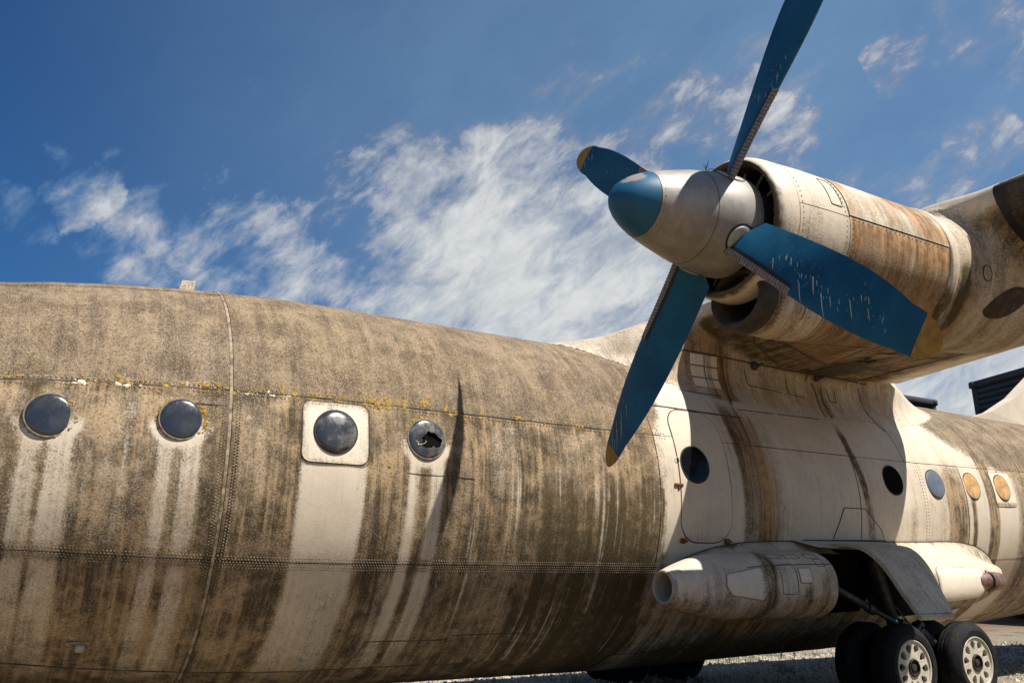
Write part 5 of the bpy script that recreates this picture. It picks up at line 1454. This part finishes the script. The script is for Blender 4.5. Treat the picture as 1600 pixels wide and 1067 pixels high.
for u, v, s in ((8.72, 2.95, .10), (10.0, 2.93, .09)):
    P = SFa(np.array([u]), np.array([v]))[0]; mb = MB(); mb.box(P - np.array([0, .03, 0]), (s, .07, s * 1.2), None, .02); mb.tube([P - np.array([0, .05, .02]), P - np.array([-.1, .1, -.03])], .02, 8); mb.build('bracket', SEAMM, fairing)

# ------------------------------------------------------------------ ground
def gz(x, y):
    """gravel yard: falls gently away beyond the aircraft"""
    return -.20 * sst(y, 12.4, 15.5) + .03 * (fbm(x * .25, y * .25, 200, 3) - .5) * sst(np.hypot(x - 10, y - 9), 3, 6) + .9 * sst(y + .25 * x, 34, 50) * 0


gx = np.unique(np.concatenate([np.linspace(-400, -20, 12), np.linspace(-20, 45, 180), np.linspace(45, 600, 20)]))
gy = np.unique(np.concatenate([np.linspace(-200, -10, 10), np.linspace(-10, 45, 160), np.linspace(45, 700, 20)]))
A, B = np.meshgrid(gx, gy, indexing='ij'); Zg = gz(A, B)


def ground_mat():
    m, g, b = material('gravel_yard')
    co = g.new('ShaderNodeTexCoord').outputs['Object']
    v = g.new('ShaderNodeTexVoronoi'); g.put(v.inputs['Vector'], co); v.inputs['Scale'].default_value = 26
    n = g.noise(co, 1.1, 5, .6); f = g.noise(co, 40, 4, .6); n2 = g.noise(co, .16, 4, .6)
    c = g.mix(g.ss(v.outputs['Distance'], .1, .55), (.38, .33, .26), (.14, .115, .085))
    sepc = g.new('ShaderNodeSeparateColor'); g.put(sepc.inputs[0], v.outputs['Color'])
    c = g.mix(g.m('MULTIPLY', g.ss(sepc.outputs[0], .5, 1), .5), c, (.46, .41, .34))
    c = g.mix(g.m('MULTIPLY', g.ss(g.m('ADD', n, g.m('MULTIPLY', f, .3)), .66, .80), .8), c, (.055, .07, .022))
    s3 = g.new('ShaderNodeSeparateXYZ'); g.put(s3.inputs[0], co)
    far = g.ss(g.m('ADD', s3.outputs[1], g.m('MULTIPLY', n2, 6)), 20, 25)
    near = g.ss(g.m('ADD', s3.outputs[1], g.m('MULTIPLY', n, 1.5)), 8.6, 7.6)
    c = g.mix(near, c, g.mix(g.ss(f, .35, .65), (.15, .105, .058), (.27, .195, .115)))  # near ground toned warm to bounce light onto the shaded skin
    c = g.mix(far, c, g.mix(g.ss(f, .35, .65), (.10, .062, .04), (.20, .13, .085)))
    g.put(b.inputs['Base Color'], c); b.inputs['Roughness'].default_value = .95; b.inputs['Specular IOR Level'].default_value = .15
    bn = g.new('ShaderNodeBump'); bn.inputs['Strength'].default_value = .9; bn.inputs['Distance'].default_value = .02
    g.put(bn.inputs['Height'], g.m('SUBTRACT', 1.0, v.outputs['Distance'])); g.put(b.inputs['Normal'], bn.outputs[0])
    return m


GRAV = ground_mat()
ground = link('ground', mesh('ground', np.stack([A, B, Zg], -1).reshape(-1, 3), grid_faces(len(gx), len(gy)), GRAV), kind='structure', label='gravel yard under the aircraft')

# loose stones where the sunlit yard shows beneath the belly
n = 15000; sxx = rng.uniform(5.5, 26, n); syy = np.where(rng.random(n) < .35, rng.uniform(6.5, 11, n), rng.uniform(11, 21, n))
base = np.array([(1, 0, 0), (-1, 0, 0), (0, 1, 0), (0, -1, 0), (0, 0, 1), (0, 0, -.4)])
Fo = np.array([(0, 2, 4), (2, 1, 4), (1, 3, 4), (3, 0, 4), (2, 0, 5), (1, 2, 5), (3, 1, 5), (0, 3, 5)])
sz = rng.gamma(2.5, .009, n) + .008; yaw = rng.random(n) * 6.28
bb = base[None] * (sz[:, None, None] * rng.uniform(.6, 1.4, (n, 6, 1)))
cx_ = bb[..., 0] * np.cos(yaw)[:, None] - bb[..., 1] * np.sin(yaw)[:, None]; cy_ = bb[..., 0] * np.sin(yaw)[:, None] + bb[..., 1] * np.cos(yaw)[:, None]
Vs = np.stack([cx_ + sxx[:, None], cy_ + syy[:, None], bb[..., 2] * .7 + gz(sxx, syy)[:, None]], -1).reshape(-1, 3)
Fs = (Fo[None] + (np.arange(n) * 6)[:, None, None]).reshape(-1, 3)
link('gravel', mesh('gravel', Vs, Fs, simple('pale_stone', (.40, .35, .28), .9, var=.45, scale=9), smooth=False), kind='stuff', label='loose pale stones strewn over the yard')['category'] = 'gravel'
# grass
GRASSM = simple('dry_green_grass', (.07, .10, .022), .8, var=.5, scale=2.5)
Vg = []; Fg = []; k0 = 0
for _ in range(420):
    cx, cy = rng.uniform(6, 24), rng.uniform(7.4, 21)
    for _ in range(int(rng.integers(8, 26))):
        x, y = cx + rng.normal(0, .10), cy + rng.normal(0, .10); h = rng.uniform(.04, .15); a = rng.random() * 6.28; l = rng.uniform(.2, .8) * h; z = float(gz(np.array(x), np.array(y))) - .01
        dx, dy = math.cos(a), math.sin(a); wv = .004
        Vg += [(x - dy * wv, y + dx * wv, z), (x + dy * wv, y - dx * wv, z), (x + dx * l * .4 + dy * wv * .7, y + dy * l * .4 - dx * wv * .7, z + h * .65), (x + dx * l * .4 - dy * wv * .7, y + dy * l * .4 + dx * wv * .7, z + h * .65), (x + dx * l, y + dy * l, z + h)]
        Fg += [(k0, k0 + 1, k0 + 2, k0 + 3), (k0 + 3, k0 + 2, k0 + 4)]; k0 += 5
link('grass', mesh('grass', np.array(Vg), Fg, GRASSM, smooth=False), kind='stuff', label='short tufts of grass in the gravel')['category'] = 'grass'


# tall weeds standing in the strip of light
def weed(x, y, h, label, seed):
    r = random.Random(seed); e = bpy.data.objects.new('weed', None); COL.objects.link(e); e.location = (x, y, float(gz(np.array(x), np.array(y))))
    e['label'] = label; e['category'] = 'weed'; e['group'] = 'weeds in the gravel beyond the belly'
    mb = MB(); lf = MB()
    for s in range(3):
        a = r.random() * 6.28; ln = r.uniform(.05, .16); hh = h * r.uniform(.7, 1)
        pts = [(0, 0, 0), (math.cos(a) * ln * .3, math.sin(a) * ln * .3, hh * .5), (math.cos(a) * ln, math.sin(a) * ln, hh)]
        mb.tube(pts, [.007, .005, .003], 5)
        for j in range(7):
            t = .2 + .8 * j / 7; p = np.array([math.cos(a) * ln * t * t, math.sin(a) * ln * t * t, hh * t]); b = r.random() * 6.28; L = r.uniform(.05, .11)
            d = np.array([math.cos(b), math.sin(b), .35]); q = np.array([-d[1], d[0], 0]) * L * .22
            lf.add([p, p + d * L * .5 + q, p + d * L, p + d * L * .5 - q], [(0, 1, 2, 3)])
    wm = simple('weed_green', (.035, .05, .015), .8, var=.4, scale=8)
    mb.build('stem', wm, e, rel=False); lf.build('leaf', wm, e, rel=False, kind='stuff', smooth=False)


weed(13.3, 13.6, .55, 'thin dark weed nearest the far wheels in the sunlit strip', 1)
weed(15.3, 14.0, .62, 'tallest bushy weed in the middle of the sunlit gravel strip', 2)
weed(15.95, 14.2, .5, 'slender weed to the right of the tallest one', 3)

# ------------------------------------------------------------------ hangars beyond
def hangar(p0, p1, p2, h, label, rib=.30, fascia=.34):
    """p0 near-left corner, p1 along the visible wall, p2 along the gable; corrugated walls with a fascia"""
    p0, p1, p2 = map(lambda q: np.array(q, float), (p0, p1, p2))
    e = bpy.data.objects.new('hangar', None); COL.objects.link(e); e.location = (*p0, 0); e['label'] = label; e['category'] = 'building'
    for a, b in ((p0, p1), (p0, p2), (p1, p1 + p2 - p0), (p2, p2 + p1 - p0)):
        d = b - a; L = np.linalg.norm(d); d /= L; nn = np.array([d[1], -d[0]]); ctr = (p1 + p2) / 2
        if nn @ (ctr - a) > 0: nn = -nn
        k = max(2, int(h / rib)); V2 = []
        for j in range(k):
            z0, z1 = j * h / k, (j + 1) * h / k
            for z, o in ((z0, 0), (z0 + .35 * (z1 - z0), .09), (z0 + .85 * (z1 - z0), .09)): V2.append((z, o))
        V2.append((h, 0)); V2 = np.array(V2); m = len(V2)
        P = np.array([[*(q + nn * o - p0), z] for q in (a, b) for z, o in V2])
        part('wall', P, [[i, i + 1, m + i + 1, m + i] for i in range(m - 1)], CORR, e, smooth=False, rel=False)
        mb = MB(); c = (a + b) / 2 - p0 + nn * .08; mb.box((*c, h - fascia / 2 + .12), (L + .5, .25, fascia), np.array([[d[0], -d[1], 0], [d[1], d[0], 0], [0, 0, 1]]), .03); mb.build('fascia', FASC, e, rel=False)
    mb = MB(); q = p1 + p2 - p0
    mb.add([(*(x - p0), h + .05) for x in (p0, p1, q, p2)], [(0, 1, 2, 3)]); mb.build('roof', CORR, e, rel=False, smooth=False)
    mb = MB()
    for q in (p0, p1, p2): mb.box((*(q - p0), h / 2), (.3, .3, h - .04), None, .03)
    mb.build('corner_trim', FASC, e, rel=False)
    return e


hangar((44.1, 25.0), (40.2, 10.0), (62.5, 34.6), 11.95, 'tall dark hangar with horizontal ribbed cladding behind the tail')
hangar((31.0, 25.2), (39.9, 25.0), (49.0, 40), 10.48, 'lower dark building roofline seen under the wing', fascia=.3)
